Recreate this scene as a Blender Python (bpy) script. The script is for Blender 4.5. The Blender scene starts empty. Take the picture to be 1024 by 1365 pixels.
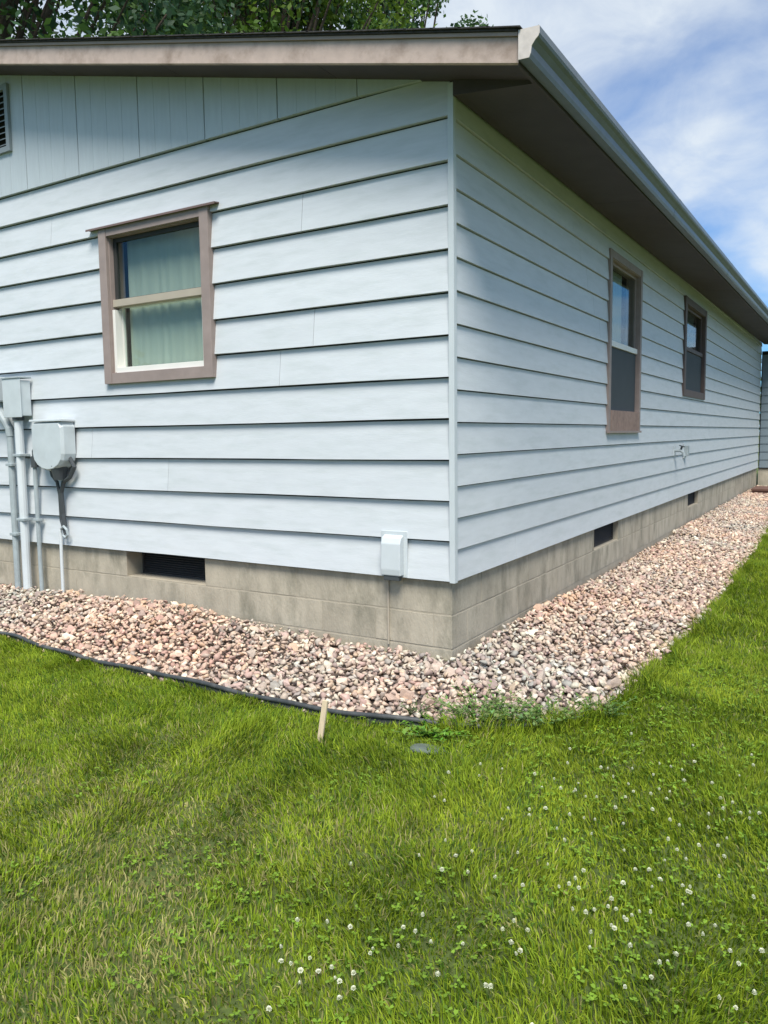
import bpy, bmesh, math, random
import numpy as np
from mathutils import Vector, Matrix

random.seed(7)
RNG = np.random.default_rng(11)
S = bpy.context.scene
COL = S.collection

# ------------------------------------------------------------------ camera
CAM_LOC = (1.917, -3.902, 0.828)
YAW, PIT, ROL = -0.547032, -0.097865, -0.012723
cd = bpy.data.cameras.new("camera")
cam = bpy.data.objects.new("camera", cd)
COL.objects.link(cam)
d = Vector((math.cos(PIT) * math.sin(YAW), math.cos(PIT) * math.cos(YAW), math.sin(PIT)))
r = Vector((math.cos(YAW), -math.sin(YAW), 0))
u = r.cross(d)
r2 = math.cos(ROL) * r + math.sin(ROL) * u
u2 = -math.sin(ROL) * r + math.cos(ROL) * u
M = Matrix((r2, u2, -d)).transposed().to_4x4()
M.translation = Vector(CAM_LOC)
cam.matrix_world = M
cd.sensor_fit = 'HORIZONTAL'
cd.sensor_width = 36.0
cd.lens = 36.0 * 1036.6 / 1024
cd.clip_start = 0.05
cd.clip_end = 3000
S.camera = cam

# ------------------------------------------------------------------ light
SUN_EL, SUN_AZ = math.radians(57), math.radians(148)     # azimuth clockwise from +y
SUN_STRENGTH, SUN_ANGLE = 4.2, math.radians(26)
SKY_STRENGTH = 0.07
EXPOSURE = 0.38
world = bpy.data.worlds.new("World")
S.world = world
world.use_nodes = True
S.view_settings.view_transform = 'Standard'
S.view_settings.look = 'None'
S.view_settings.exposure = EXPOSURE
S.view_settings.gamma = 1
S.view_settings.use_curve_mapping = False


def build_sky():
    nt = world.node_tree
    N, L = nt.nodes, nt.links
    for n in list(N):
        N.remove(n)
    out = N.new('ShaderNodeOutputWorld')
    bg = N.new('ShaderNodeBackground')
    bg.inputs['Strength'].default_value = SKY_STRENGTH
    sky = N.new('ShaderNodeTexSky')
    sky.sky_type = 'NISHITA'
    sky.sun_disc = False
    sky.sun_elevation = SUN_EL
    sky.sun_rotation = SUN_AZ
    sky.air_density = 1.0
    sky.dust_density = 0.6
    sky.ozone_density = 1.5
    tc = N.new('ShaderNodeTexCoord')
    sx = N.new('ShaderNodeSeparateXYZ')
    L.new(tc.outputs['Generated'], sx.inputs[0])
    ad = N.new('ShaderNodeMath'); ad.operation = 'ADD'; ad.inputs[1].default_value = 0.22
    mx = N.new('ShaderNodeMath'); mx.operation = 'MAXIMUM'; mx.inputs[1].default_value = 0.0
    L.new(sx.outputs['Z'], mx.inputs[0]); L.new(mx.outputs[0], ad.inputs[0])
    dx = N.new('ShaderNodeMath'); dx.operation = 'DIVIDE'
    dy = N.new('ShaderNodeMath'); dy.operation = 'DIVIDE'
    L.new(sx.outputs['X'], dx.inputs[0]); L.new(ad.outputs[0], dx.inputs[1])
    L.new(sx.outputs['Y'], dy.inputs[0]); L.new(ad.outputs[0], dy.inputs[1])
    cb = N.new('ShaderNodeCombineXYZ')
    L.new(dx.outputs[0], cb.inputs[0]); L.new(dy.outputs[0], cb.inputs[1])
    mp = N.new('ShaderNodeMapping')
    mp.inputs['Location'].default_value = (3.3, 9.1, 0.0)
    mp.inputs['Scale'].default_value = (1.0, 0.75, 1)
    L.new(cb.outputs[0], mp.inputs[0])
    n1 = N.new('ShaderNodeTexNoise'); n1.noise_dimensions = '3D'
    n1.inputs['Scale'].default_value = 1.25
    n1.inputs['Detail'].default_value = 9
    n1.inputs['Roughness'].default_value = 0.52
    n1.inputs['Distortion'].default_value = 0.35
    L.new(mp.outputs[0], n1.inputs['Vector'])
    cr = N.new('ShaderNodeValToRGB')
    cr.color_ramp.elements[0].position = 0.41; cr.color_ramp.elements[0].color = (0.10, 0.10, 0.10, 1)
    cr.color_ramp.elements[1].position = 0.585; cr.color_ramp.elements[1].color = (0.90, 0.90, 0.90, 1)
    L.new(n1.outputs['Fac'], cr.inputs[0])
    mix = N.new('ShaderNodeMix'); mix.data_type = 'RGBA'
    mix.inputs['B'].default_value = (9.2, 10.0, 10.6, 1)
    n2 = N.new('ShaderNodeTexNoise'); n2.inputs['Scale'].default_value = 5.0; n2.inputs['Detail'].default_value = 8
    n2.inputs['Roughness'].default_value = 0.6; n2.inputs['Distortion'].default_value = 0.6
    L.new(mp.outputs[0], n2.inputs['Vector'])
    mr = N.new('ShaderNodeMapRange')
    mr.inputs['From Min'].default_value = 0.3; mr.inputs['From Max'].default_value = 0.62
    mr.inputs['To Min'].default_value = 0.62; mr.inputs['To Max'].default_value = 1.0
    L.new(n2.outputs['Fac'], mr.inputs['Value'])
    mm = N.new('ShaderNodeMath'); mm.operation = 'MULTIPLY'
    L.new(cr.outputs[0], mm.inputs[0]); L.new(mr.outputs[0], mm.inputs[1])
    L.new(mm.outputs[0], mix.inputs['Factor'])
    deep = N.new('ShaderNodeMix'); deep.data_type = 'RGBA'; deep.blend_type = 'MULTIPLY'
    deep.inputs['Factor'].default_value = 1.0
    deep.inputs['B'].default_value = (0.30, 1.02, 1.72, 1)     # a deep, clear summer blue
    L.new(sky.outputs[0], deep.inputs['A'])
    L.new(deep.outputs['Result'], mix.inputs['A'])
    L.new(mix.outputs['Result'], bg.inputs['Color'])
    L.new(bg.outputs[0], out.inputs[0])


build_sky()
sd = bpy.data.lights.new("sun", 'SUN')
sd.energy = SUN_STRENGTH
sd.angle = SUN_ANGLE
sd.color = (1.0, 0.955, 0.88)
sun = bpy.data.objects.new("sun", sd)
COL.objects.link(sun)
sdir = Vector((math.cos(SUN_EL) * math.sin(SUN_AZ), math.cos(SUN_EL) * math.cos(SUN_AZ), math.sin(SUN_EL)))
sun.rotation_euler = sdir.to_track_quat('Z', 'Y').to_euler()
sun.location = (0, 0, 20)


# ------------------------------------------------------------------ helpers
def tag(o, label=None, cat=None, group=None, kind=None):
    if label: o['label'] = label
    if cat: o['category'] = cat
    if group: o['group'] = group
    if kind: o['kind'] = kind
    return o


def empty(name, loc=(0, 0, 0), **k):
    o = bpy.data.objects.new(name, None)
    o.empty_display_size = 0.1
    o.location = loc
    COL.objects.link(o)
    return tag(o, **k)


def put(o, parent):
    """parent, keeping world coordinates of the mesh"""
    if parent is not None:
        o.parent = parent
        p = Vector((0, 0, 0))
        q = parent
        while q is not None:
            p += q.location
            q = q.parent
        o.location = o.location - p
    return o


class MB:
    """collects shapes; at() maps local (s, n, z) into the world"""
    def __init__(self, wall=None):
        self.v, self.f, self.wall = [], [], wall

    def T(self, p):
        s, n, z = p
        if self.wall == 'L': return (s, -n, z)
        if self.wall == 'R': return (n, s, z)
        return (s, n, z)

    def box(self, a0, a1, b0, b1, c0, c1):
        P = [(a0, b0, c0), (a1, b0, c0), (a1, b1, c0), (a0, b1, c0), (a0, b0, c1), (a1, b0, c1), (a1, b1, c1), (a0, b1, c1)]
        return self.hexa(P)

    def hexa(self, P):
        k = len(self.v)
        self.v += [self.T(p) for p in P]
        self.f += [tuple(k + i for i in q) for q in
                   ((0, 3, 2, 1), (4, 5, 6, 7), (0, 1, 5, 4), (1, 2, 6, 5), (2, 3, 7, 6), (3, 0, 4, 7))]
        return self

    def prism(self, prof, a0, a1, closed=True, dz0=0, dz1=0):
        """prof: list of (n, z); extruded along s from a0 to a1"""
        k = len(self.v); m = len(prof)
        self.v += [self.T((a0, n, z + dz0)) for n, z in prof]
        self.v += [self.T((a1, n, z + dz1)) for n, z in prof]
        for i in range(m if closed else m - 1):
            j = (i + 1) % m
            self.f.append((k + i, k + j, k + m + j, k + m + i))
        if closed:
            self.f.append(tuple(k + i for i in range(m))[::-1])
            self.f.append(tuple(k + m + i for i in range(m)))
        return self

    def tube(self, pts, rad, seg=12, caps=True):
        pts = [Vector(self.T(p)) for p in pts]
        if not hasattr(rad, '__len__'): rad = [rad] * len(pts)
        k = len(self.v)
        t0 = (pts[1] - pts[0]).normalized()
        a = t0.cross(Vector((0, 0, 1)))
        if a.length < 1e-3: a = t0.cross(Vector((1, 0, 0)))
        a.normalize()
        for i, p in enumerate(pts):
            t = (pts[min(i + 1, len(pts) - 1)] - pts[max(i - 1, 0)]).normalized()
            a = (a - t * a.dot(t)).normalized()
            b = t.cross(a)
            for j in range(seg):
                w = 2 * math.pi * j / seg
                self.v.append(tuple(p + (a * math.cos(w) + b * math.sin(w)) * rad[i]))
        for i in range(len(pts) - 1):
            for j in range(seg):
                j2 = (j + 1) % seg
                self.f.append((k + i * seg + j, k + i * seg + j2, k + (i + 1) * seg + j2, k + (i + 1) * seg + j))
        if caps:
            self.f.append(tuple(k + j for j in range(seg))[::-1])
            e = k + (len(pts) - 1) * seg
            self.f.append(tuple(e + j for j in range(seg)))
        return self

    def build(self, name, mat, parent=None, bevel=0, smooth=False, jitter=0):
        me = bpy.data.meshes.new(name)
        bm = bmesh.new()
        vs = [bm.verts.new(p) for p in self.v]
        for f in self.f:
            try: bm.faces.new([vs[i] for i in f])
            except ValueError: pass
        bmesh.ops.recalc_face_normals(bm, faces=bm.faces)
        if bevel:
            bmesh.ops.bevel(bm, geom=list(bm.edges), offset=bevel, segments=2, affect='EDGES', profile=0.6, clamp_overlap=True)
        # origin at the centre of the bottom
        xs = [v.co for v in bm.verts]
        c = Vector(((min(p.x for p in xs) + max(p.x for p in xs)) / 2, (min(p.y for p in xs) + max(p.y for p in xs)) / 2,
                    min(p.z for p in xs)))
        for v in bm.verts: v.co -= c
        bm.to_mesh(me); bm.free()
        if smooth:
            me.polygons.foreach_set('use_smooth', [True] * len(me.polygons))
        me.materials.append(mat)
        o = bpy.data.objects.new(name, me)
        o.location = c
        COL.objects.link(o)
        return put(o, parent)


def np_mesh(name, verts, polys, mat, col=None, parent=None, smooth=False):
    """polys: list of (M,k) int arrays"""
    me = bpy.data.meshes.new(name)
    me.vertices.add(len(verts))
    me.vertices.foreach_set('co', np.asarray(verts, np.float32).ravel())
    polys = [np.asarray(p, np.int32) for p in polys if len(p)]
    nl = sum(p.size for p in polys); npoly = sum(len(p) for p in polys)
    me.loops.add(nl)
    me.loops.foreach_set('vertex_index', np.concatenate([p.ravel() for p in polys]))
    me.polygons.add(npoly)
    tot = np.concatenate([np.full(len(p), p.shape[1], np.int32) for p in polys])
    st = np.concatenate([[0], np.cumsum(tot)[:-1]]).astype(np.int32)
    me.polygons.foreach_set('loop_start', st)
    me.update(calc_edges=True)
    if smooth:
        me.polygons.foreach_set('use_smooth', [True] * npoly)
    if col is not None:
        a = me.attributes.new('col', 'FLOAT_COLOR', 'POINT')
        a.data.foreach_set('color', np.concatenate([col, np.ones((len(col), 1))], 1).astype(np.float32).ravel())
    me.materials.append(mat)
    o = bpy.data.objects.new(name, me)
    COL.objects.link(o)
    return put(o, parent)


def vnoise(x, y, seed=0):
    """smooth value noise, numpy"""
    xi, yi = np.floor(x).astype(np.int64), np.floor(y).astype(np.int64)
    xf, yf = x - xi, y - yi

    def h(a, b):
        n = (a * 374761393 + b * 668265263 + seed * 982451653) & 0x7fffffff
        n = ((n ^ (n >> 13)) * 1274126177) & 0x7fffffff
        return (n ^ (n >> 16)) / 0x7fffffff * 1.0
    u_, v_ = xf * xf * (3 - 2 * xf), yf * yf * (3 - 2 * yf)
    return (h(xi, yi) * (1 - u_) + h(xi + 1, yi) * u_) * (1 - v_) + (h(xi, yi + 1) * (1 - u_) + h(xi + 1, yi + 1) * u_) * v_


# ------------------------------------------------------------------ materials
def new_mat(name):
    m = bpy.data.materials.new(name)
    m.use_nodes = True
    return m, m.node_tree.nodes, m.node_tree.links, m.node_tree.nodes['Principled BSDF']


def paint(name, c, rough=0.55, var=0.08, nscale=6, stretch=(1, 1, 1), bump=0.0, bscale=60, bdist=0.002, stain=None,
          stain_amt=0.0, stain_scale=3, spec=0.4, metallic=0.0, island=0.0, coat=0.0):
    """painted / plain surface with soft colour variation, optional stains, grain bump"""
    m, N, L, b = new_mat(name)
    geo = N.new('ShaderNodeNewGeometry')
    mp = N.new('ShaderNodeMapping'); mp.inputs['Scale'].default_value = stretch
    L.new(geo.outputs['Position'], mp.inputs[0])
    n = N.new('ShaderNodeTexNoise'); n.inputs['Scale'].default_value = nscale; n.inputs['Detail'].default_value = 6
    L.new(mp.outputs[0], n.inputs['Vector'])
    mr = N.new('ShaderNodeMapRange')
    mr.inputs['From Min'].default_value = 0.25; mr.inputs['From Max'].default_value = 0.75
    mr.inputs['To Min'].default_value = 1 - var; mr.inputs['To Max'].default_value = 1 + var
    L.new(n.outputs['Fac'], mr.inputs['Value'])
    last = mr.outputs[0]
    if island:
        ri = N.new('ShaderNodeObjectInfo')
        m2 = N.new('ShaderNodeMapRange')
        m2.inputs['To Min'].default_value = 1 - island; m2.inputs['To Max'].default_value = 1 + island
        L.new(ri.outputs['Random'], m2.inputs['Value'])
        mu = N.new('ShaderNodeMath'); mu.operation = 'MULTIPLY'
        L.new(last, mu.inputs[0]); L.new(m2.outputs[0], mu.inputs[1])
        last = mu.outputs[0]
    vm = N.new('ShaderNodeVectorMath'); vm.operation = 'SCALE'
    vm.inputs[0].default_value = c[:3]
    L.new(last, vm.inputs['Scale'])
    csock = vm.outputs[0]
    if stain:
        n2 = N.new('ShaderNodeTexNoise'); n2.inputs['Scale'].default_value = stain_scale
        n2.inputs['Detail'].default_value = 8; n2.inputs['Roughness'].default_value = 0.65
        mp2 = N.new('ShaderNodeMapping'); mp2.inputs['Location'].default_value = (3.1, 7.7, 1.3)
        mp2.inputs['Scale'].default_value = stretch
        L.new(geo.outputs['Position'], mp2.inputs[0]); L.new(mp2.outputs[0], n2.inputs['Vector'])
        m3 = N.new('ShaderNodeMapRange')
        m3.inputs['From Min'].default_value = 0.48; m3.inputs['From Max'].default_value = 0.72
        m3.inputs['To Max'].default_value = stain_amt
        L.new(n2.outputs['Fac'], m3.inputs['Value'])
        mx = N.new('ShaderNodeMix'); mx.data_type = 'RGBA'
        mx.inputs['B'].default_value = (*stain, 1)
        L.new(csock, mx.inputs['A']); L.new(m3.outputs[0], mx.inputs['Factor'])
        csock = mx.outputs['Result']
    L.new(csock, b.inputs['Base Color'])
    b.inputs['Roughness'].default_value = rough
    b.inputs['Specular IOR Level'].default_value = spec
    b.inputs['Metallic'].default_value = metallic
    b.inputs['Coat Weight'].default_value = coat
    if bump:
        n4 = N.new('ShaderNodeTexNoise'); n4.inputs['Scale'].default_value = bscale; n4.inputs['Detail'].default_value = 5
        L.new(mp.outputs[0], n4.inputs['Vector'])
        bp = N.new('ShaderNodeBump'); bp.inputs['Strength'].default_value = bump
        bp.inputs['Distance'].default_value = bdist
        L.new(n4.outputs['Fac'], bp.inputs['Height']); L.new(bp.outputs[0], b.inputs['Normal'])
    return m


def attr_mat(name, rough=0.8, spec=0.3, trans=0.0, objcolor=False, noise=0.0, nscale=40, bump=0.0, mult=1.0):
    m, N, L, b = new_mat(name)
    if objcolor:
        a = N.new('ShaderNodeObjectInfo'); cs = a.outputs['Color']
    else:
        a = N.new('ShaderNodeAttribute'); a.attribute_name = 'col'; cs = a.outputs['Color']
    if noise:
        geo = N.new('ShaderNodeNewGeometry')
        n = N.new('ShaderNodeTexNoise'); n.inputs['Scale'].default_value = nscale; n.inputs['Detail'].default_value = 6
        L.new(geo.outputs['Position'], n.inputs['Vector'])
        mr = N.new('ShaderNodeMapRange')
        mr.inputs['From Min'].default_value = 0.25; mr.inputs['From Max'].default_value = 0.75
        mr.inputs['To Min'].default_value = 1 - noise; mr.inputs['To Max'].default_value = 1 + noise
        L.new(n.outputs['Fac'], mr.inputs['Value'])
        vm = N.new('ShaderNodeVectorMath'); vm.operation = 'SCALE'
        L.new(cs, vm.inputs[0]); L.new(mr.outputs[0], vm.inputs['Scale']); cs = vm.outputs[0]
        if bump:
            bp = N.new('ShaderNodeBump'); bp.inputs['Strength'].default_value = bump; bp.inputs['Distance'].default_value = 0.004
            L.new(n.outputs['Fac'], bp.inputs['Height']); L.new(bp.outputs[0], b.inputs['Normal'])
    L.new(cs, b.inputs['Base Color'])
    b.inputs['Roughness'].default_value = rough
    b.inputs['Specular IOR Level'].default_value = spec
    if trans:
        out = N['Material Output']
        tr = N.new('ShaderNodeBsdfTranslucent')
        L.new(cs, tr.inputs['Color'])
        mx = N.new('ShaderNodeMixShader'); mx.inputs[0].default_value = trans
        L.new(b.outputs[0], mx.inputs[1]); L.new(tr.outputs[0], mx.inputs[2])
        L.new(mx.outputs[0], out.inputs['Surface'])
    return m


def glass_mat(name, tint=(0.93, 0.97, 0.95), refl_rough=0.02):
    m, N, L, b = new_mat(name)
    out = N['Material Output']
    tr = N.new('ShaderNodeBsdfTransparent'); tr.inputs['Color'].default_value = (*tint, 1)
    gl = N.new('ShaderNodeBsdfGlossy'); gl.inputs['Roughness'].default_value = refl_rough
    lw = N.new('ShaderNodeLayerWeight'); lw.inputs['Blend'].default_value = 0.5
    pw = N.new('ShaderNodeMath'); pw.operation = 'POWER'; pw.inputs[1].default_value = 4.0
    L.new(lw.outputs['Facing'], pw.inputs[0])
    fr = N.new('ShaderNodeMath'); fr.operation = 'MULTIPLY_ADD'; fr.inputs[1].default_value = 0.55; fr.inputs[2].default_value = 0.035
    L.new(pw.outputs[0], fr.inputs[0])
    mx = N.new('ShaderNodeMixShader')
    L.new(fr.outputs[0], mx.inputs[0]); L.new(tr.outputs[0], mx.inputs[1]); L.new(gl.outputs[0], mx.inputs[2])
    L.new(mx.outputs[0], out.inputs['Surface'])
    N.remove(b)
    return m


SIDING = (0.585, 0.615, 0.630)
M_siding = paint('siding_paint', SIDING, rough=0.5, var=0.045, nscale=5, stretch=(1, 1, 6), bump=0.35, bscale=26, bdist=0.0018,
                 island=0.025, stain=(0.44, 0.485, 0.475), stain_amt=0.5, stain_scale=2.6)
M_trimblue = paint('corner_paint', (0.56, 0.605, 0.615), rough=0.5, var=0.05)
M_panel = paint('panel_paint', (0.50, 0.555, 0.575), rough=0.55, var=0.05, nscale=5, stretch=(8, 8, 1), bump=0.4, bscale=18, bdist=0.002, island=0.02)
M_block = paint('concrete_block', (0.43, 0.385, 0.30), rough=0.92, var=0.16, nscale=7, stretch=(1.6, 1.6, .7), bump=0.7, bscale=55, bdist=0.004,
                stain=(0.19, 0.18, 0.135), stain_amt=0.85, stain_scale=3.4, island=0.05, spec=0.2)
M_mortar = paint('mortar', (0.40, 0.355, 0.275), rough=0.95, var=0.15, nscale=12, bump=0.6, bscale=90, bdist=0.003, spec=0.2)
M_taupe = paint('window_trim_paint', (0.30, 0.24, 0.215), rough=0.6, var=0.12, nscale=10, stretch=(1, 1, 1), bump=0.3, bscale=60)
M_umber = paint('dark_umber_trim', (0.12, 0.088, 0.078), rough=0.6, var=0.12, nscale=10)
M_taupe_pale = paint('rail_paint', (0.42, 0.37, 0.29), rough=0.5, var=0.08)
M_cream = paint('sash_paint', (0.78, 0.76, 0.70), rough=0.45, var=0.05)
M_darkvinyl = paint('dark_channel', (0.035, 0.036, 0.034), rough=0.6, var=0.1)
M_rake = paint('weathered_rake_paint', (0.47, 0.37, 0.315), rough=0.7, var=0.10, nscale=16, stretch=(1, 1, 1), bump=0.5, bscale=45, bdist=0.002,
               stain=(0.20, 0.14, 0.10), stain_amt=0.75, stain_scale=5.0)
M_rake_strip = paint('rake_strip_paint', (0.34, 0.27, 0.235), rough=0.7, var=0.12, nscale=9)
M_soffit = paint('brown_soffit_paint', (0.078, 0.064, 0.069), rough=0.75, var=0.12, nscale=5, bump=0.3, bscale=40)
M_gutter = paint('gutter_metal', (0.13, 0.15, 0.155), rough=0.38, var=0.14, nscale=14, stretch=(1, 1, 1), spec=0.5,
                 stain=(0.15, 0.155, 0.145), stain_amt=0.6, stain_scale=22)
M_gutter_end_lit = paint('gutter_end_lit_metal', (0.60, 0.54, 0.49), rough=0.5, var=0.14, nscale=30)  # light falling on the end cap is put into this paler colour
M_shingle = paint('asphalt_shingle', (0.06, 0.058, 0.057), rough=0.95, var=0.35, nscale=35, bump=0.8, bscale=220, bdist=0.003, spec=0.15, island=0.15)
M_dark = paint('dark_interior', (0.02, 0.02, 0.02), rough=0.9, var=0.1)
M_louver = paint('dark_vent_metal', (0.055, 0.05, 0.048), rough=0.7, var=0.2, nscale=20)
M_ventblue = paint('gable_vent_paint', (0.27, 0.31, 0.32), rough=0.6, var=0.1)
M_greybox = paint('grey_utility_plastic', (0.54, 0.59, 0.60), rough=0.45, var=0.06, nscale=9, stain=(0.3, 0.32, 0.31), stain_amt=0.35)
M_greymet = paint('grey_conduit', (0.36, 0.41, 0.42), rough=0.4, var=0.12, nscale=14, stain=(0.2, 0.22, 0.22), stain_amt=0.5)
M_whitepipe = paint('pale_conduit', (0.62, 0.66, 0.67), rough=0.45, var=0.07)
M_cable = paint('dark_cable', (0.06, 0.068, 0.072), rough=0.5, var=0.1)
M_curtain = paint('sage_curtain', (0.33, 0.365, 0.315), rough=0.9, var=0.07, nscale=3, stretch=(6, 6, 0.7))
M_curtain2 = paint('dark_curtain', (0.07, 0.10, 0.08), rough=0.9, var=0.1)
M_screen = paint('insect_screen', (0.055, 0.065, 0.072), rough=0.75, var=0.06)
M_brownpanel = paint('brown_sill_panel', (0.30, 0.205, 0.165), rough=0.75, var=0.18, nscale=22, stain=(0.16, 0.10, 0.08), stain_amt=0.6, stain_scale=9)
M_glass = glass_mat('window_glass')
M_wing = paint('shaded_wing_siding', (0.17, 0.215, 0.24), rough=0.55, var=0.06, nscale=5, stretch=(1, 1, 6))  # the wing's shade is put into a darker siding colour
M_edging = paint('black_edging', (0.045, 0.050, 0.052), rough=0.5, var=0.3, nscale=12, stain=(0.14, 0.14, 0.13), stain_amt=0.6, stain_scale=9)
M_wood = paint('raw_stake_wood', (0.62, 0.50, 0.33), rough=0.8, var=0.12, nscale=12, stretch=(6, 6, 1), bump=0.4, bscale=40)
M_step = paint('stained_timber', (0.14, 0.075, 0.055), rough=0.8, var=0.2, nscale=12, stretch=(1, 6, 6), bump=0.4)
M_stone = attr_mat('landscape_stone', rough=0.85, noise=0.22, nscale=55, bump=0.5)
M_stone_obj = attr_mat('landscape_stone_single', rough=0.85, noise=0.22, nscale=55, bump=0.5, objcolor=True)
M_flat = paint('flat_grey_stone', (0.11, 0.135, 0.11), rough=0.9, var=0.2, nscale=30, bump=0.6)
M_grass = attr_mat('grass_blades', rough=0.65, spec=0.2, trans=0.30)
M_leaf = attr_mat('tree_leaf', rough=0.55, spec=0.35, trans=0.35)
M_weed = attr_mat('weed_leaf', rough=0.5, spec=0.4, trans=0.3)
M_bark = paint('bark', (0.11, 0.085, 0.065), rough=0.95, var=0.3, nscale=6, stretch=(3, 3, 0.6), bump=1.0, bscale=14, bdist=0.03, spec=0.15)
M_petal = paint('clover_petal', (0.72, 0.73, 0.56), rough=0.7, var=0.06, nscale=90)
M_stem = paint('clover_stem', (0.10, 0.17, 0.03), rough=0.6, var=0.1)


def ground_mat():
    m, N, L, b = new_mat('lawn_soil')
    geo = N.new('ShaderNodeNewGeometry')
    n = N.new('ShaderNodeTexNoise'); n.inputs['Scale'].default_value = 0.8; n.inputs['Detail'].default_value = 8
    n2 = N.new('ShaderNodeTexNoise'); n2.inputs['Scale'].default_value = 30; n2.inputs['Detail'].default_value = 8
    L.new(geo.outputs['Position'], n.inputs['Vector']); L.new(geo.outputs['Position'], n2.inputs['Vector'])
    mul = N.new('ShaderNodeMath'); mul.operation = 'ADD'
    h = N.new('ShaderNodeMath'); h.operation = 'MULTIPLY'; h.inputs[1].default_value = 0.5
    h2 = N.new('ShaderNodeMath'); h2.operation = 'MULTIPLY'; h2.inputs[1].default_value = 0.5
    L.new(n.outputs['Fac'], h.inputs[0]); L.new(n2.outputs['Fac'], h2.inputs[0])
    L.new(h.outputs[0], mul.inputs[0]); L.new(h2.outputs[0], mul.inputs[1])
    cr = N.new('ShaderNodeValToRGB')
    e = cr.color_ramp.elements
    e[0].position = 0.36; e[0].color = (0.055, 0.075, 0.016, 1)
    e[1].position = 0.66; e[1].color = (0.13, 0.14, 0.045, 1)
    k = cr.color_ramp.elements.new(0.5); k.color = (0.08, 0.115, 0.022, 1)
    L.new(mul.outputs[0], cr.inputs[0]); L.new(cr.outputs[0], b.inputs['Base Color'])
    b.inputs['Roughness'].default_value = 0.95
    bp = N.new('ShaderNodeBump'); bp.inputs['Strength'].default_value = 0.8; bp.inputs['Distance'].default_value = 0.02
    L.new(n2.outputs['Fac'], bp.inputs['Height']); L.new(bp.outputs[0], b.inputs['Normal'])
    return m


M_ground = ground_mat()
M_soil = paint('bed_soil', (0.11, 0.085, 0.068), rough=0.95, var=0.3, nscale=25, bump=0.9, bscale=70, bdist=0.01)

# ------------------------------------------------------------------ ground
HX0, HY1 = -9.2, 15.6     # the house covers x HX0..0, y 0..HY1


def gz(x, y):
    x = np.asarray(x, float); y = np.asarray(y, float)
    dx = np.maximum(x, 0); dy = np.maximum(-y, 0)
    dd = np.hypot(dx, dy)
    base = -0.470 - 0.035 * np.minimum(dd, 1.0) - 0.07 * np.clip(dd - 1.0, 0, 4) - 0.004 * np.clip(dd - 5, 0, 60)
    und = (vnoise(x * 1.3, y * 1.3, 3) - 0.5) * 0.022 * np.clip((dd - 0.7) / 1.0, 0, 1)
    return base + und


def make_ground():
    def axis(a, b, step):
        core = np.arange(a, b + 1e-6, step)
        f = [b]
        w = step
        while f[-1] < 400:
            w *= 1.35; f.append(f[-1] + w)
        g = [a]
        w = step
        while g[-1] > -400:
            w *= 1.35; g.append(g[-1] - w)
        return np.array(g[1:][::-1] + list(core) + f[1:])
    xs, ys = axis(-10.5, 6, 0.15), axis(-6, 17, 0.15)
    X, Y = np.meshgrid(xs, ys)
    Z = gz(X, Y)
    v = np.stack([X.ravel(), Y.ravel(), Z.ravel()], 1)
    nx, ny = len(xs), len(ys)
    i = np.arange((nx - 1) * (ny - 1)); a = (i // (nx - 1)) * nx + i % (nx - 1)
    q = np.stack([a, a + 1, a + nx + 1, a + nx], 1)
    o = np_mesh('lawn_ground', v, [q], M_ground, smooth=True)
    tag(o, kind='structure')


make_ground()

# outer edge of the gravel bed
EDGE = [(-9.9, -0.80), (-7, -0.80), (-4.5, -0.82), (-2.98, -0.86), (-2.47, -0.93), (-1.4, -0.98), (-0.59, -0.99), (0.05, -0.95), (0.47, -0.84),
        (0.75, -0.64), (0.92, -0.34), (0.97, 0.1), (0.99, 0.6), (1.05, 1.85), (1.02, 3.76), (0.98, 6.98), (0.86, 9.2),
        (0.76, 12), (0.72, 15.5)]
POLY = EDGE + [(-0.05, 15.5), (-0.05, 0.05), (-9.9, 0.05)]


def in_poly(x, y, P=POLY):
    ins = np.zeros(len(x), bool)
    j = len(P) - 1
    for i in range(len(P)):
        xi, yi = P[i]; xj, yj = P[j]
        c = ((yi > y) != (yj > y)) & (x < (xj - xi) * (y - yi) / (yj - yi + 1e-12) + xi)
        ins ^= c
        j = i
    return ins


def edge_curve(step=0.08, lo=0, hi=len(EDGE) - 1):
    """Catmull-Rom through EDGE"""
    out = []
    for i in range(lo, hi):
        p0 = np.array(EDGE[max(i - 1, 0)]); p1 = np.array(EDGE[i]); p2 = np.array(EDGE[i + 1]); p3 = np.array(EDGE[min(i + 2, len(EDGE) - 1)])
        n = max(2, int(np.linalg.norm(p2 - p1) / step))
        for t in np.arange(n) / n:
            out.append(0.5 * (2 * p1 + (p2 - p0) * t + (2 * p0 - 5 * p1 + 4 * p2 - p3) * t * t + (3 * p1 - p0 - 3 * p2 + p3) * t ** 3))
    out.append(np.array(EDGE[hi]))
    return out


def make_bed():
    s = 0.1
    xs, ys = np.arange(-9.95, 1.3, s), np.arange(-1.2, 15.6, s)
    X, Y = np.meshgrid(xs, ys)
    xf, yf = X.ravel(), Y.ravel()
    keep = in_poly(xf + s / 2, yf + s / 2)
    nx = len(xs)
    k = np.nonzero(keep)[0]
    k = k[(k % nx < nx - 1) & (k // nx < len(ys) - 1)]
    q = np.stack([k, k + 1, k + nx + 1, k + nx], 1)
    used, inv = np.unique(q.ravel(), return_inverse=True)
    v = np.stack([xf[used], yf[used], gz(xf[used], yf[used]) + 0.008], 1)
    o = np_mesh('gravel_bed', v, [inv.reshape(-1, 4)], M_soil, smooth=True)
    return tag(o, kind='structure')


bed = make_bed()

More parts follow.
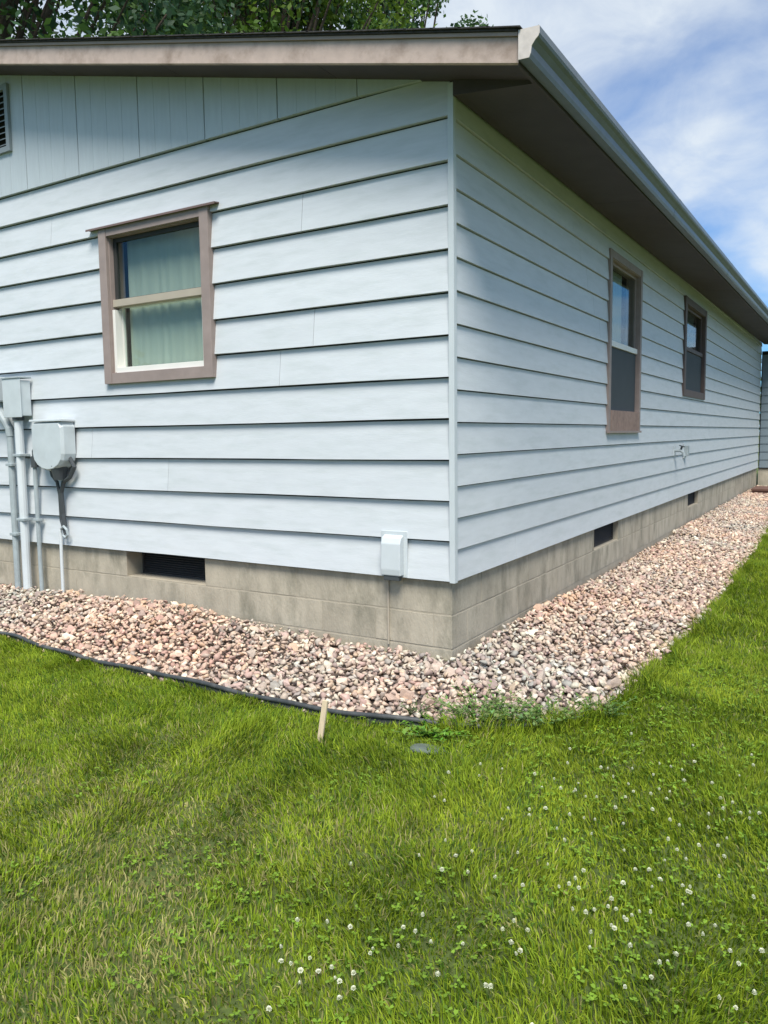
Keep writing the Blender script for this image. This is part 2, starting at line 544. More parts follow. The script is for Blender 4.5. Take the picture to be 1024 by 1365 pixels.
# ------------------------------------------------------------------ house
house = empty('house', (0, 0, -0.45), label='single storey house with pale blue lap siding, brown eaves and concrete block foundation', cat='house')
EL, ER = 0.23, 0.18          # course heights of gable wall and side wall
PANEL_Z = 2.755
SL = 0.245                   # roof slope


def rake_z(x):               # underside of the gable roof on the wall plane
    return 2.70 - SL * x if x > -4.6 else 2.70 + SL * 4.6 - SL * (-4.6 - x)


def split_board(mb, s0, s1, z0, z1, prof, holes, wav=0.0, step=None):
    """lap board s0..s1, z0..z1 with rectangular holes (a0,a1,b0,b1) cut out"""
    cuts = sorted({s0, s1} | {c for h in holes for c in h[:2] if s0 < c < s1})
    for a, b in zip(cuts[:-1], cuts[1:]):
        spans = [(z0, z1)]
        for h in holes:
            if h[0] <= a + 1e-6 and h[1] >= b - 1e-6:
                ns = []
                for (p, q) in spans:
                    if h[2] > p: ns.append((p, min(q, h[2])))
                    if h[3] < q: ns.append((max(p, h[3]), q))
                spans = [t for t in ns if t[1] - t[0] > 0.004]
        for (p, q) in spans:
            L_ = b - a
            n = max(1, int(L_ / 0.4)) if wav else 1
            for i in range(n):
                c0, c1 = a + L_ * i / n, a + L_ * (i + 1) / n
                w0 = math.sin(c0 * 2.3 + z0 * 9) * wav + math.sin(c0 * 5.1 + z0 * 31) * wav * .5
                w1 = math.sin(c1 * 2.3 + z0 * 9) * wav + math.sin(c1 * 5.1 + z0 * 31) * wav * .5
                f0, f1 = prof(p), prof(q)
                w0q, w1q = (w0, w1) if p == z0 else (0, 0)
                P = [(c0, -0.03, p), (c1, -0.03, p), (c1, f0, p + w1q), (c0, f0, p + w0q),
                     (c0, -0.03, q), (c1, -0.03, q), (c1, f1, q), (c0, f1, q)]
                mb.hexa(P)


# wall cores behind the siding (dark sheathing), openings left free
WL = (-2.76, -1.83, 1.30, 2.28)      # window opening in the gable wall: x0,x1,z0,z1
WR1 = (3.14, 4.20, 1.02, 2.37)
WR2 = (6.62, 8.00, 1.36, 2.44)


def wall_core(wall, s0, s1, z0, z1, holes, name):
    mb = MB(wall)
    zs = sorted({z0, z1} | {c for h in holes for c in h[2:]})
    for a, b in zip(zs[:-1], zs[1:]):
        xs = [(s0, s1)]
        for h in holes:
            if h[2] <= a and h[3] >= b:
                ns = []
                for p, q in xs:
                    if h[0] > p: ns.append((p, min(q, h[0])))
                    if h[1] < q: ns.append((max(p, h[1]), q))
                xs = ns
        for p, q in xs:
            mb.box(p, q, -0.12, -0.031, a, b)
    return mb.build(name, M_dark, house)


wall_core('L', HX0 + .05, -0.035, -0.01, 2.70, [WL], 'wall_sheathing')
wall_core('R', 0.035, HY1, -0.01, 2.79, [WR1, WR2], 'wall_sheathing')
mb = MB('L')   # gable triangle sheathing
mb.hexa([(HX0 + .05, -0.12, 2.70), (-0.1, -0.12, 2.70), (-0.1, -0.031, 2.70), (HX0 + .05, -0.031, 2.70),
         (-4.62, -0.12, 3.80), (-4.58, -0.12, 3.80), (-4.58, -0.031, 3.80), (-4.62, -0.031, 3.80)])
mb.build('wall_sheathing', M_dark, house)
mb = MB(); mb.box(HX0 + .03, HX0 + .12, 0.13, HY1, -0.01, 2.66); mb.box(HX0 + .12, -0.13, HY1 - .1, HY1, -0.01, 2.66)
mb.build('wall_sheathing', M_siding, house)

# lap siding on the gable wall
TH = 0.027
for k in range(12):
    z0 = k * EL
    z1 = min(z0 + EL - 0.009, PANEL_Z - 0.009)  # board stops short; the bared dark sheathing stands in for lap shade
    prof = lambda z, z0=z0: -0.027 + TH * (1 - (z - z0) / EL) + 0.003
    runs = [(HX0, -0.0255)]
    if WL[2] <= z0 and WL[3] >= z1: runs = [(HX0, WL[0]), (WL[1], -0.0255)]
    jt = {2: -2.25, 5: -1.22, 6: -0.95, 9: -1.02, 10: -3.4, 3: -3.05}.get(k)
    runs = [t for (p, q) in runs for t in (((p, jt - .0015), (jt + .0015, q)) if jt and p < jt < q else ((p, q),))]
    for ra, rb in runs:
        mb = MB('L')
        split_board(mb, ra, rb, z0, z1, prof, [WL], wav=0.0018)
        mb.build('siding_board', M_siding, house)
# lap siding on the long side wall
TH2 = 0.016
for k in range(16):
    z0 = k * ER
    prof = lambda z, z0=z0: -0.018 + TH2 * (1 - (z - z0) / ER) + 0.003
    # boards come in lengths; leave a hairline butt joint
    joints = [0.031] + [0.045 + ((k * 37) % 19) / 19 * 3.6 + 4.88 * i + 0.9 for i in range(4)] + [HY1]
    joints = [j for j in joints if j <= HY1]
    cutj = []
    for a, b in zip(joints[:-1], joints[1:]):
        segs = [(a, b)]
        for w_ in (WR1, WR2):
            if w_[2] <= z0 and w_[3] >= z0 + ER:
                segs = [t for (p, q) in segs for t in ((p, min(q, w_[0] + .003)), (max(p, w_[1]), q)) if t[1] - t[0] > .02]
        cutj += segs
    for a, b in cutj:
        mb = MB('R')
        split_board(mb, a, b - 0.003, z0, min(z0 + ER - 0.006, 2.785), prof, [WR1, WR2])  # gap shows dark sheathing as added shade under the next lap
        mb.build('siding_board', M_siding, house)

# corner post of two boards
mb = MB(); mb.box(-0.027, 0.006, -0.006, 0.0, -0.008, 2.69); mb.box(0.0, 0.006, 0.0, 0.032, -0.008, 2.62)
mb.build('corner_board', M_trimblue, house, bevel=0.0015)

# vertical grooved panels in the gable
seams = [-0.30, -0.60, -1.18, -1.78, -2.39, -3.03, -3.64, -4.25, -4.86, -5.47, -6.08, -6.69, -7.3, -7.9, -8.5, -9.15]
seams = [-0.18] + seams[1:]
for a, b in zip(seams[:-1], seams[1:]):
    top_a, top_b = rake_z(a) + .02, rake_z(b) + .02
    if min(top_a, top_b) < PANEL_Z + 0.03: continue
    mb = MB('L'); mbu = MB('L'); whole = (b + .004 >= -5.32 and a - .004 <= -3.84)
    g = 0.004
    spans = [(b + g, a - g)]
    pk = sorted([b + g, a - g] + ([-4.6] if b < -4.6 < a else []))
    # gable vent opening x -5.30..-3.82, z 3.10..3.50
    vx0, vx1, vz0, vz1 = -5.32, -3.84, 3.11, 3.53
    pts = sorted(set(pk + [c for c in (vx0, vx1) if b + g < c < a - g]))
    for p, q in zip(pts[:-1], pts[1:]):
        inside = p >= vx0 - 1e-6 and q <= vx1 + 1e-6
        n = max(1, round((q - p) / 0.155))
        for i in range(n):
            c0, c1 = p + (q - p) * i / n, p + (q - p) * (i + 1) / n
            gg = 0.002
            t0, t1 = rake_z(c0) + .02, rake_z(c1) + .02
            def slab(zb, za0, za1, f, a0, a1):
                (mbu if whole and zb > 3.3 else mb).hexa([(a0, -0.03, zb), (a1, -0.03, zb), (a1, f, zb), (a0, f, zb),
                         (a0, -0.03, za0), (a1, -0.03, za1), (a1, f, za1), (a0, f, za0)])
            if inside:
                slab(PANEL_Z, vz0, vz0, 0.004, c0, c1 - gg); slab(vz1, t0, t1, 0.004, c0, c1 - gg)
                slab(PANEL_Z, vz0, vz0, 0.0022, c1 - gg, c1); slab(vz1, t1, t1, 0.0022, c1 - gg, c1)
            else:
                slab(PANEL_Z, t0, t0 + (t1 - t0) * .97, 0.004, c0, c1 - gg)
                slab(PANEL_Z, t1, t1, 0.0022, c1 - gg, c1)
    mb.build('gable_panel', M_panel, house)
    if mbu.v: mbu.build('gable_panel', M_panel, house)
# sliver of panel that closes the gable under the rake near the corner
mb = MB('L')
mb.hexa([(-0.60, -0.03, PANEL_Z), (-0.05, -0.03, 2.745), (-0.05, 0.002, 2.745), (-0.60, 0.002, PANEL_Z),
         (-0.60, -0.03, rake_z(-0.6) + .02), (-0.05, -0.03, 2.748), (-0.05, 0.002, 2.748), (-0.60, 0.002, rake_z(-0.6) + .02)])
mb.build('gable_panel', M_panel, house)

# gable vent
gv = MB('L')
gv.box(-5.36, -5.32, -0.03, 0.03, 3.07, 3.57); gv.box(-3.84, -3.80, -0.03, 0.03, 3.07, 3.57)
gv.box(-5.318, -3.842, -0.03, 0.028, 3.07, 3.11); gv.box(-5.318, -3.842, -0.03, 0.028, 3.53, 3.57)
gvo = gv.build('gable_vent', M_ventblue, house)
b = MB('L'); b.box(-5.31, -3.85, -0.028, -0.024, 3.11, 3.53); b.build('vent_backing', M_dark, gvo)
for i in range(9):
    z = 3.125 + i * 0.045
    b = MB('L')
    b.hexa([(-5.318, -0.02, z + .022), (-3.842, -0.02, z + .022), (-3.842, 0.02, z), (-5.318, 0.02, z),
            (-5.318, -0.02, z + .026), (-3.842, -0.02, z + .026), (-3.842, 0.02, z + .006), (-5.318, 0.02, z + .006)])
    b.build('slat', M_ventblue, gvo)

# ---- foundation
FN = -0.032                  # face of the blocks, measured outwards from the siding
fm = MB('L')
fm2 = MB('R')
VL = [(-2.75, -1.95)]
VR = [(2.84, 3.64), (7.24, 8.04)]


def core(mbx, s0, s1, vents):
    cur = s0
    for a, b in sorted(vents):
        mbx.box(cur, a, -0.22, FN - 0.0018, -0.2, -0.012); cur = b
    mbx.box(cur, s1, -0.22, FN - 0.0018, -0.2, -0.012)
    mbx.box(s0, s1, -0.22, FN - 0.0018, -0.9, -0.2)


core(fm, HX0 + .03, -0.036, VL)
fnd = fm.build('foundation', M_mortar, house)
core(fm2, 0.04, HY1, VR)
o = fm2.build('mortar_core', M_mortar, fnd)
mb = MB(); mb.box(HX0 + .05, -0.25, HY1 - .2, HY1 - .03, -0.9, -0.012); mb.box(HX0 + .03, HX0 + .2, 0.24, HY1 - .2, -0.9, -0.012)
mb.build('mortar_core', M_mortar, fnd)
G = 0.0012


def blocks(wall, s0, s1, bounds0, vents, corner_first):
    for row in range(3):
        z1 = -0.2 * row - 0.010
        z0 = z1 - 0.19
        cur = bounds0[row % 2]
        step = 0.4
        lst = []
        while (cur < s1 if wall == 'R' else cur > s0):
            nx = cur + step if wall == 'R' else cur - step
            lst.append((min(cur, nx), max(cur, nx)))
            cur = nx
        first = (s_corner[wall], bounds0[row % 2])
        lst.append((min(first), max(first)))
        for a, b in lst:
            a, b = max(a, s0), min(b, s1)
            if b - a < 0.03: continue
            if row == 0 and any(a < v[1] - .02 and b > v[0] + .02 for v in vents): continue
            if row == 2 and not (abs(a) < 1.6): continue
            mbb = MB(wall)
            dn = random.uniform(-0.0008, 0.0012)
            if wall == 'L' and b > -0.01:      # the corner block turns the corner
                b = -0.0325
            elif wall == 'R' and a < 0.04:
                a = 0.0395
            mbb.box(a + G, b - G if not (wall == 'L' and b > -0.04) else b, -0.2, FN + dn, z0 + 0.001, z1)
            mbb.build('block', M_block, fnd, bevel=0.0012)


s_corner = {'L': -0.032, 'R': 0.034}
blocks('L', HX0, -0.032, [-0.35, -0.15], VL, True)
blocks('R', 0.036, HY1, [0.44, 0.24], VR, True)


def fvent(wall, a, b, name_label=None):
    mbv = MB(wall)
    n0, n1 = (-0.20, -0.185) if wall == 'L' else (-0.10, -0.085)
    mbv.box(a + .002, b - .002, n0 - .01, n0, -0.198, -0.012)
    v = mbv.build('foundation_vent', M_dark, house)
    f = MB(wall)
    f.box(a + .002, a + .016, n0, n1 + .006, -0.196, -0.014); f.box(b - .016, b - .002, n0, n1 + .006, -0.196, -0.014)
    f.box(a + .017, b - .017, n0, n1 + .005, -0.196, -0.184); f.box(a + .017, b - .017, n0, n1 + .005, -0.026, -0.014)
    f.build('frame', M_louver, v)
    for i in range(9):
        z = -0.18 + i * 0.0172
        sl = MB(wall)
        sl.hexa([(a + .017, n0, z + .009), (b - .017, n0, z + .009), (b - .017, n1, z), (a + .017, n1, z),
                 (a + .017, n0, z + .012), (b - .017, n0, z + .012), (b - .017, n1, z + .003), (a + .017, n1, z + .003)])
        sl.build('slat', M_louver, v)


for a, b in VL: fvent('L', a, b)
for a, b in VR: fvent('R', a, b)


# ---- windows
def curtain_mesh(wall, a, b, n, z0, z1, mat, parent, amp=0.0035, wl=0.105, name='curtain'):
    m = MB(wall)
    k = 90
    rows = []
    for zz in (z0, z1):
        rows.append([(a + (b - a) * i / k, n + amp * math.sin(2 * math.pi * (b - a) * i / k / wl + 1.3 * math.sin(i * .13 + zz)) +
                      amp * .4 * math.sin(i * .9), zz) for i in range(k + 1)])
    m.v = [m.T(p) for p in rows[0] + rows[1]]
    m.f = [(i, i + 1, k + 2 + i, k + 1 + i) for i in range(k)]
    return m.build(name, mat, parent, smooth=True)


def frame4(wall, a, b, z0, z1, w, n0, n1):
    f = MB(wall)
    f.box(a, a + w, n0, n1, z0, z1); f.box(b - w, b, n0, n1, z0, z1)
    f.box(a + w, b - w, n0, n1, z0, z0 + w); f.box(a + w, b - w, n0, n1, z1 - w, z1)
    return f


def window(wall, o, trim, tw, trim_mat, up_mat, low_mat, lower_screen=False, curt=M_curtain, cap=True, sash_rail=M_taupe_pale, mid=0.5, top_trim=True,
           sw=0.03, tn=0.028):
    a, b, z0, z1 = o
    ta, tb, tz0, tz1 = trim
    jn = -0.13
    w = MB(wall)             # jamb box lining the opening
    w.box(a, a + .012, jn, 0.0, z0, z1); w.box(b - .012, b, jn, 0.0, z0, z1)
    w.box(a + .012, b - .012, jn, 0.0, z1 - .012, z1); w.box(a + .012, b - .012, jn, 0.0, z0, z0 + .012)
    win = w.build('window', trim_mat, house)
    for (p, q, c, e_) in ((ta, a + .006, tz0, tz1), (b - .006, tb, tz0, tz1)):
        t = MB(wall); t.box(p, q, -0.02, tn, c, e_); t.build('trim_board', trim_mat, win, bevel=0.002)
    t = MB(wall); t.box(a + .008, b - .008, -0.02, tn - .003, tz0, z0 + .006); t.build('trim_board', trim_mat, win, bevel=0.002)
    t = MB(wall); t.box(a + .008, b - .008, -0.02, tn - .003, z1 - .006, tz1); t.build('trim_board', trim_mat, win, bevel=0.002)
    if cap:
        t = MB(wall)
        t.prism([(-0.02, tz1 + .002), (tn + .014, tz1 + .002), (tn + .015, tz1 - .008), (tn + .018, tz1 - .008), (tn + .017, tz1 + .006), (-0.02, tz1 + .014)], ta - .11, tb + .08)
        t.build('drip_cap', paint_cap, win)
    zm = z0 + (z1 - z0) * mid
    ia, ib = a + .012, b - .012
    up = frame4(wall, ia, ib, zm - .0, z1 - .012, sw, -0.06, -0.035).build('upper_sash', up_mat, win, bevel=0.0015)
    lo = frame4(wall, ia, ib, z0 + .012, zm + .0, sw, -0.095, -0.066).build('lower_sash', low_mat, win, bevel=0.0015)
    t = MB(wall); t.box(ia, ib, -0.062, -0.012, zm - .028, zm + .022); t.build('meeting_rail', sash_rail, win, bevel=0.002)
    g = MB(wall); g.box(ia + sw, ib - sw, -0.05, -0.046, zm + sw, z1 - .012 - sw); g.build('pane', M_glass, win)
    g = MB(wall); g.box(ia + sw, ib - sw, -0.084, -0.080, z0 + .012 + sw, zm - sw); g.build('pane', M_glass, win)
    if lower_screen:
        g = MB(wall); g.box(ia + .004, ib - .004, -0.030, -0.028, z0 + .014, zm - .03); g.build('insect_screen', M_screen, win)
    r_ = MB(wall)             # shallow dark reveal of the room, closed so no light leaks
    r_.box(a - .01, b + .01, -0.40, -0.39, z0 - .02, z1 + .02)
    r_.box(a - .02, a - .01, -0.40, -0.131, z0 - .02, z1 + .02); r_.box(b + .01, b + .02, -0.40, -0.131, z0 - .02, z1 + .02)
    r_.box(a - .02, b + .02, -0.40, -0.131, z1 + .021, z1 + .03); r_.box(a - .02, b + .02, -0.40, -0.131, z0 - .03, z0 - .021)
    r_.build('room_recess', M_dark, win)
    return win


paint_cap = paint('drip_cap_metal', (0.16, 0.11, 0.095), rough=0.5, var=0.1)
w1 = window('L', WL, (-2.83, -1.76, 1.23, 2.335), 0.07, M_taupe, M_darkvinyl, M_cream, mid=0.52)
# cream liner seen round the lower sash
t = MB('L'); t.box(-2.748, -2.722, -0.064, -0.004, 1.312, 1.76); t.build('sash_track', M_cream, w1, bevel=0.001)
t = MB('L'); t.box(-2.721, -1.858, -0.064, 0.004, 1.303, 1.345); t.build('sill', M_cream, w1, bevel=0.002)
t = MB('L'); t.box(-1.870, -1.842, -0.064, -0.006, 1.346, 1.76); t.build('sash_track', M_cream, w1, bevel=0.001)
curtain_mesh('L', -2.70, -1.85, -0.125, 1.30, 2.27, M_curtain, w1)
w2 = window('R', WR1, (3.08, 4.26, 0.84, 2.43), 0.09, M_taupe, M_taupe, M_taupe, lower_screen=True, cap=False, mid=0.455, sash_rail=M_cream, tn=0.014, sw=0.022)
t = MB('R'); t.box(3.148, 4.192, -0.0, 0.020, 0.845, 1.03); t.build('sill_panel', M_brownpanel, w2, bevel=0.002)
t = MB('R'); t.box(3.07, 4.25, 0.0, 0.030, 0.825, 0.845); t.build('sill_nosing', M_taupe, w2)
curtain_mesh('R', 3.2, 4.0, -0.125, 1.04, 2.35, M_curtain, w2)
w3 = window('R', WR2, (6.52, 8.10, 1.28, 2.52), 0.09, M_umber, M_umber, M_umber, lower_screen=True, cap=False, mid=0.5, sash_rail=M_umber, tn=0.018)
curtain_mesh('R', 6.7, 7.9, -0.125, 1.37, 2.43, M_curtain2, w3)

# ---- eaves and roof
EY = lambda y: 0.010 * max(y, 0)
OH = 0.30                    # gable overhang
XE = 0.49                    # eave fascia
RY1 = HY1 + 0.3
# rake fascia right slope and left slope
zr = lambda x: 2.667 + SL * (XE - x)
RID = -4.6
mb = MB()
mb.hexa([(XE, -OH, 2.553), (RID, -OH, zr(RID) - .114), (RID, -OH + .028, zr(RID) - .114), (XE, -OH + .028, 2.553),
         (XE, -OH, 2.667), (RID, -OH, zr(RID)), (RID, -OH + .028, zr(RID)), (XE, -OH + .028, 2.667)])
mb.build('rake_board', M_rake, house)
XL = 2 * RID - XE
mb = MB()
mb.hexa([(XL, -OH, 2.553), (RID - .002, -OH, zr(RID) - .114), (RID - .002, -OH + .028, zr(RID) - .114), (XL, -OH + .028, 2.553),
         (XL, -OH, 2.667), (RID - .002, -OH, zr(RID)), (RID - .002, -OH + .028, zr(RID)), (XL, -OH + .028, 2.667)])
mb.build('rake_board', M_rake, house)
mb = MB()
mb.hexa([(XE, -OH - .012, 2.669), (RID, -OH - .012, zr(RID) + .002), (RID, 0.0, zr(RID) + .002), (XE, 0.0, 2.669),
         (XE, -OH - .012, 2.686), (RID, -OH - .012, zr(RID) + .019), (RID, 0.0, zr(RID) + .019), (XE, 0.0, 2.686)])
mb.build('rake_strip', M_rake_strip, house)
# rake soffit boards
zs_ = lambda x: 2.70 - SL * x
xs = [XE - .002]
while xs[-1] > RID: xs.append(max(RID, xs[-1] - 1.22))
for a, b in zip(xs[:-1], xs[1:]):
    mb = MB(); a2, b2 = a - .002, b + .002
    mb.hexa([(a2, -OH + .0285, zs_(a2)), (b2, -OH + .0285, zs_(b2)), (b2, 0.03, zs_(b2)), (a2, 0.03, zs_(a2)),
             (a2, -OH + .0285, zs_(a2) + .01), (b2, -OH + .0285, zs_(b2) + .01), (b2, 0.03, zs_(b2) + .01), (a2, 0.03, zs_(a2) + .01)])
    mb.build('soffit_panel', M_soffit, house)
mb = MB(); zl = 2.70 + SL * 4.6
mb.hexa([(RID, -OH + .0285, zl), (XL, -OH + .0285, 2.58), (XL, 0.03, 2.58), (RID, 0.03, zl),
         (RID, -OH + .0285, zl + .01), (XL, -OH + .0285, 2.59), (XL, 0.03, 2.59), (RID, 0.03, zl + .01)])
mb.build('soffit_panel', M_soffit, house)
# small triangular return closing the eave box at the corner
mb = MB()
mb.hexa([(0.008, -0.012, 2.618), (XE - .02, -0.012, 2.572), (XE - .02, 0.0, 2.572), (0.008, 0.0, 2.618),
         (0.008, -0.012, 2.697), (XE - .02, -0.012, 2.585), (XE - .02, 0.0, 2.585), (0.008, 0.0, 2.697)])
mb.build('eave_return', M_soffit, house)
# eave soffit panels
y = 0.003
while y < RY1:
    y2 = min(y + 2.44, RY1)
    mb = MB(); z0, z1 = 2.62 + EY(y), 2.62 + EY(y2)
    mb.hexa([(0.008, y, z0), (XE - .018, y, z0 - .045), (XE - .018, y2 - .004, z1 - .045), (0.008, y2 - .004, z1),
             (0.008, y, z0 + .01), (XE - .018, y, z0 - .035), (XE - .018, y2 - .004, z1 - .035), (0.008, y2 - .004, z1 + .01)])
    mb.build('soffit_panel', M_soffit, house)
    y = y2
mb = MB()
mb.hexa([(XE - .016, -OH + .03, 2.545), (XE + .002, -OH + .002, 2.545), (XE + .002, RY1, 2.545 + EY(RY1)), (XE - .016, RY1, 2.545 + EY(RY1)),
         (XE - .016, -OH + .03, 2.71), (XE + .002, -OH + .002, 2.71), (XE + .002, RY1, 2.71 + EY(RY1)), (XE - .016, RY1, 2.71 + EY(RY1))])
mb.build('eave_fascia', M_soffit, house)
# k-style gutter, in lengths with slip joints
GP = [(0.496, 2.690), (0.496, 2.558), (0.548, 2.556), (0.556, 2.575), (0.560, 2.605), (0.578, 2.628), (0.592, 2.640), (0.598, 2.652),
      (0.598, 2.684), (0.590, 2.690), (0.590, 2.683), (0.593, 2.681), (0.592, 2.655), (0.574, 2.634), (0.554, 2.608), (0.549, 2.578), (0.545, 2.562),
      (0.501, 2.563), (0.501, 2.690)]
y = -OH - .015
gut = None
lens = [3.3, 3.05, 3.05, 3.05, 3.05, 3.05]
for Ln in lens:
    y2 = min(y + Ln, RY1)
    if y2 - y < .1: break
    g_ = MB(None)
    g_.wall = 'R'
    g_.prism(GP, y, y2 - .001, dz0=EY(y), dz1=EY(y2))
    o = g_.build('gutter', M_gutter, house) if gut is None else g_.build('gutter_length', M_gutter, gut)
    gut = gut or o
    y = y2
g_ = MB('R'); cap = [(n, z) for n, z in GP[:9]]
g_.prism([(n + (0.001 if n > .5 else -0.0), z) for n, z in cap], -OH - .019, -OH - .0155)
g_.build('gutter_end_cap', M_gutter_end_lit, gut)
for yj in (3.0, 6.05, 9.1, 12.15):
    g_ = MB('R')
    sl_ = [(n + .0015 if n > .5 else n, z) for n, z in GP[1:9]]
    g_.prism(sl_ + [(n - .004, z + .003) for n, z in sl_[::-1]], yj - .04, yj + .04, dz0=EY(yj), dz1=EY(yj))
    g_.build('gutter_seam', M_gutter, gut)
# roof: deck and stepped shingle courses
mb = MB()
for sgn in (1, -1):
    xe = XE if sgn > 0 else XL
    P = []
    for (xx, zz) in ((xe, 2.688), (RID, zr(RID) + .021)):
        for yy in (-OH - .022, RY1):
            P.append((xx, yy, zz + EY(yy)))
    lo = [P[0], P[2], P[3], P[1]]
    up = [(p[0], p[1], p[2] + .008) for p in lo]
    mb.hexa(lo + up)
roof = mb.build('roof', M_shingle, house)
n = 34
for sgn in (1, -1):
    mb = MB()
    x_e = (XE + .02) if sgn > 0 else (XL - .02)
    for i in range(n):
        t0, t1 = i / n, min(1, (i + 1.12) / n)
        xa, xb = x_e + (RID - x_e) * t0, x_e + (RID - x_e) * t1
        zf = lambda xx: 2.692 + SL * abs(x_e - xx)
        za, zb = zf(xa) + .008, zf(xb) + .002
        for (ya, yb) in ((-OH - .035, RY1 + .03),):
            lo = [(xa, ya, za - .006 + EY(ya)), (xb, ya, zb - .002 + EY(ya)), (xb, yb, zb - .002 + EY(yb)), (xa, yb, za - .006 + EY(yb))]
            up = [(p[0], p[1], p[2] + .006) for p in lo]
            mb.hexa(lo + up)
    o = mb.build('shingle_courses', M_shingle, roof)
    o['kind'] = 'stuff'
mb = MB(); mb.hexa([(RID - .13, -OH - .03, zr(RID) + .03), (RID + .13, -OH - .03, zr(RID) + .03), (RID + .13, RY1 + .03, zr(RID) + .19), (RID - .13, RY1 + .03, zr(RID) + .19),
                    (RID - .01, -OH - .03, zr(RID) + .065), (RID + .01, -OH - .03, zr(RID) + .065), (RID + .01, RY1 + .03, zr(RID) + .225), (RID - .01, RY1 + .03, zr(RID) + .225)])
mb.build('ridge_cap', M_shingle, roof)

# ---- wing, its shade painted into dark blue siding, at the far end of the side wall
wing = empty('rear_wing', (1.2, HY1, -0.5), label='rear wing with shade painted dark blue into its siding, just past the far end of the long side wall', cat='house wing')
mb = MB(); mb.box(0.0, 2.4, HY1 + .02, HY1 + 5, -0.02, 2.60); mb.build('wall', M_dark, wing)
mb = MB(); mb.box(0.0, 2.36, HY1 + .035, HY1 + 5, -0.8, -0.02); mb.build('wing_foundation', M_block, wing)
for k in range(14):
    z0 = k * .18
    m_ = MB('L')
    m_.hexa([(0.02, -HY1 - .018, z0), (2.40, -HY1 - .018, z0), (2.40, -HY1 + .004, z0), (0.02, -HY1 + .004, z0),
             (0.02, -HY1 - .018, z0 + .18), (2.40, -HY1 - .018, z0 + .18), (2.40, -HY1 - .010, z0 + .18), (0.02, -HY1 - .010, z0 + .18)])
    m_.build('siding_board', M_wing, wing)
mb = MB(); mb.hexa([(0.62, HY1 - .3, 2.61), (2.75, HY1 - .3, 2.61), (2.75, HY1 + 5.3, 2.61), (0.62, HY1 + 5.3, 2.61),
                    (0.62, HY1 - .3, 2.76), (2.75, HY1 - .3, 2.76), (2.4, HY1 + 4.9, 2.9), (0.62, HY1 + 4.9, 2.9)])
mb.build('roof', M_shingle, wing)

# ------------------------------------------------------------------ utilities on the gable wall
N0 = 0.006


def pipe(name, wall, pts, rad, mat, parent, seg=12):
    m_ = MB(wall); m_.tube(pts, rad, seg); return m_.build(name, mat, parent, smooth=False)


# electric meter cut by the left edge
t = empty('electric_meter', (-4.15, -0.06, 1.05), label='round glass electric meter on the wall at the left edge, elbow conduit below', cat='meter')
m_ = MB('L'); m_.box(-4.33, -4.03, N0, 0.11, 1.14, 1.34); m_.build('meter_base', M_greybox, t, bevel=0.012)
m_ = MB('L'); m_.tube([(-4.17, 0.11, 1.24), (-4.17, 0.15, 1.24)], 0.088, 24); m_.build('meter_ring', M_greymet, t)
m_ = MB('L'); m_.tube([(-4.17, 0.15, 1.24), (-4.17, 0.19, 1.24), (-4.17, 0.215, 1.24), (-4.17, 0.222, 1.24)], [.078, .074, .055, .02], 24)
m_.build('glass_dome', paint('meter_glass', (.22, .26, .27), rough=.08, spec=.8, var=.1), t, smooth=True)
pipe('elbow', 'L', [(-4.12, 0.06, 1.15), (-4.09, 0.06, 1.07), (-4.02, 0.055, .98), (-3.985, 0.05, .92), (-3.98, 0.05, .86)], [.045, .042, .036, .033, .03], M_greymet, t)
pipe('conduit', 'L', [(-3.98, 0.05, .86), (-3.985, 0.05, .2), (-3.99, 0.05, -.5)], 0.026, M_greymet, t)
for z in (.62, .05):
    m_ = MB('L'); m_.box(-4.02, -3.94, N0, 0.081, z, z + .022); m_.build('pipe_strap', M_greymet, t, bevel=.003)

t = empty('junction_box', (-3.84, -0.05, 1.0), label='small upright grey junction box on top of a thick white conduit beside the meter', cat='junction box')
m_ = MB('L'); m_.box(-3.95, -3.74, N0, 0.10, 1.02, 1.30); m_.build('box_body', M_greybox, t, bevel=0.008)
m_ = MB('L'); m_.box(-3.96, -3.73, 0.10, 0.108, 1.01, 1.315); m_.build('box_cover', M_greybox, t, bevel=0.003)
m_ = MB('L'); m_.box(-3.965, -3.725, N0, 0.115, 1.316, 1.328); m_.build('box_hood', M_greymet, t, bevel=0.003)
pipe('conduit', 'L', [(-3.845, 0.058, 1.02), (-3.845, 0.058, .3), (-3.85, 0.058, -.5)], 0.034, M_whitepipe, t)
pipe('collar', 'L', [(-3.845, 0.058, 1.018), (-3.845, 0.058, .985)], 0.044, M_cable, t)
for z in (.70, .18):
    m_ = MB('L'); m_.box(-3.895, -3.795, N0, 0.096, z, z + .02); m_.build('pipe_strap', M_greymet, t, bevel=.003)

t = empty('thin_conduit', (-3.70, -0.03, -0.45), label='thin grey conduit with a dark fitting running down the wall beside the utility cabinet', cat='conduit')
pipe('tube', 'L', [(-3.70, 0.035, .62), (-3.70, 0.035, .1), (-3.695, 0.035, -.5)], 0.017, M_greymet, t)
pipe('fitting', 'L', [(-3.70, 0.035, .61), (-3.70, 0.035, .70)], 0.028, M_cable, t)
pipe('cable', 'L', [(-3.70, 0.035, .70), (-3.695, 0.04, .74), (-3.66, 0.05, .77), (-3.61, 0.05, .70), (-3.585, 0.05, .64)], 0.016, M_cable, t, 8)
m_ = MB('L'); m_.box(-3.735, -3.665, N0, 0.058, .18, .198); m_.build('pipe_strap', M_greymet, t, bevel=.002)

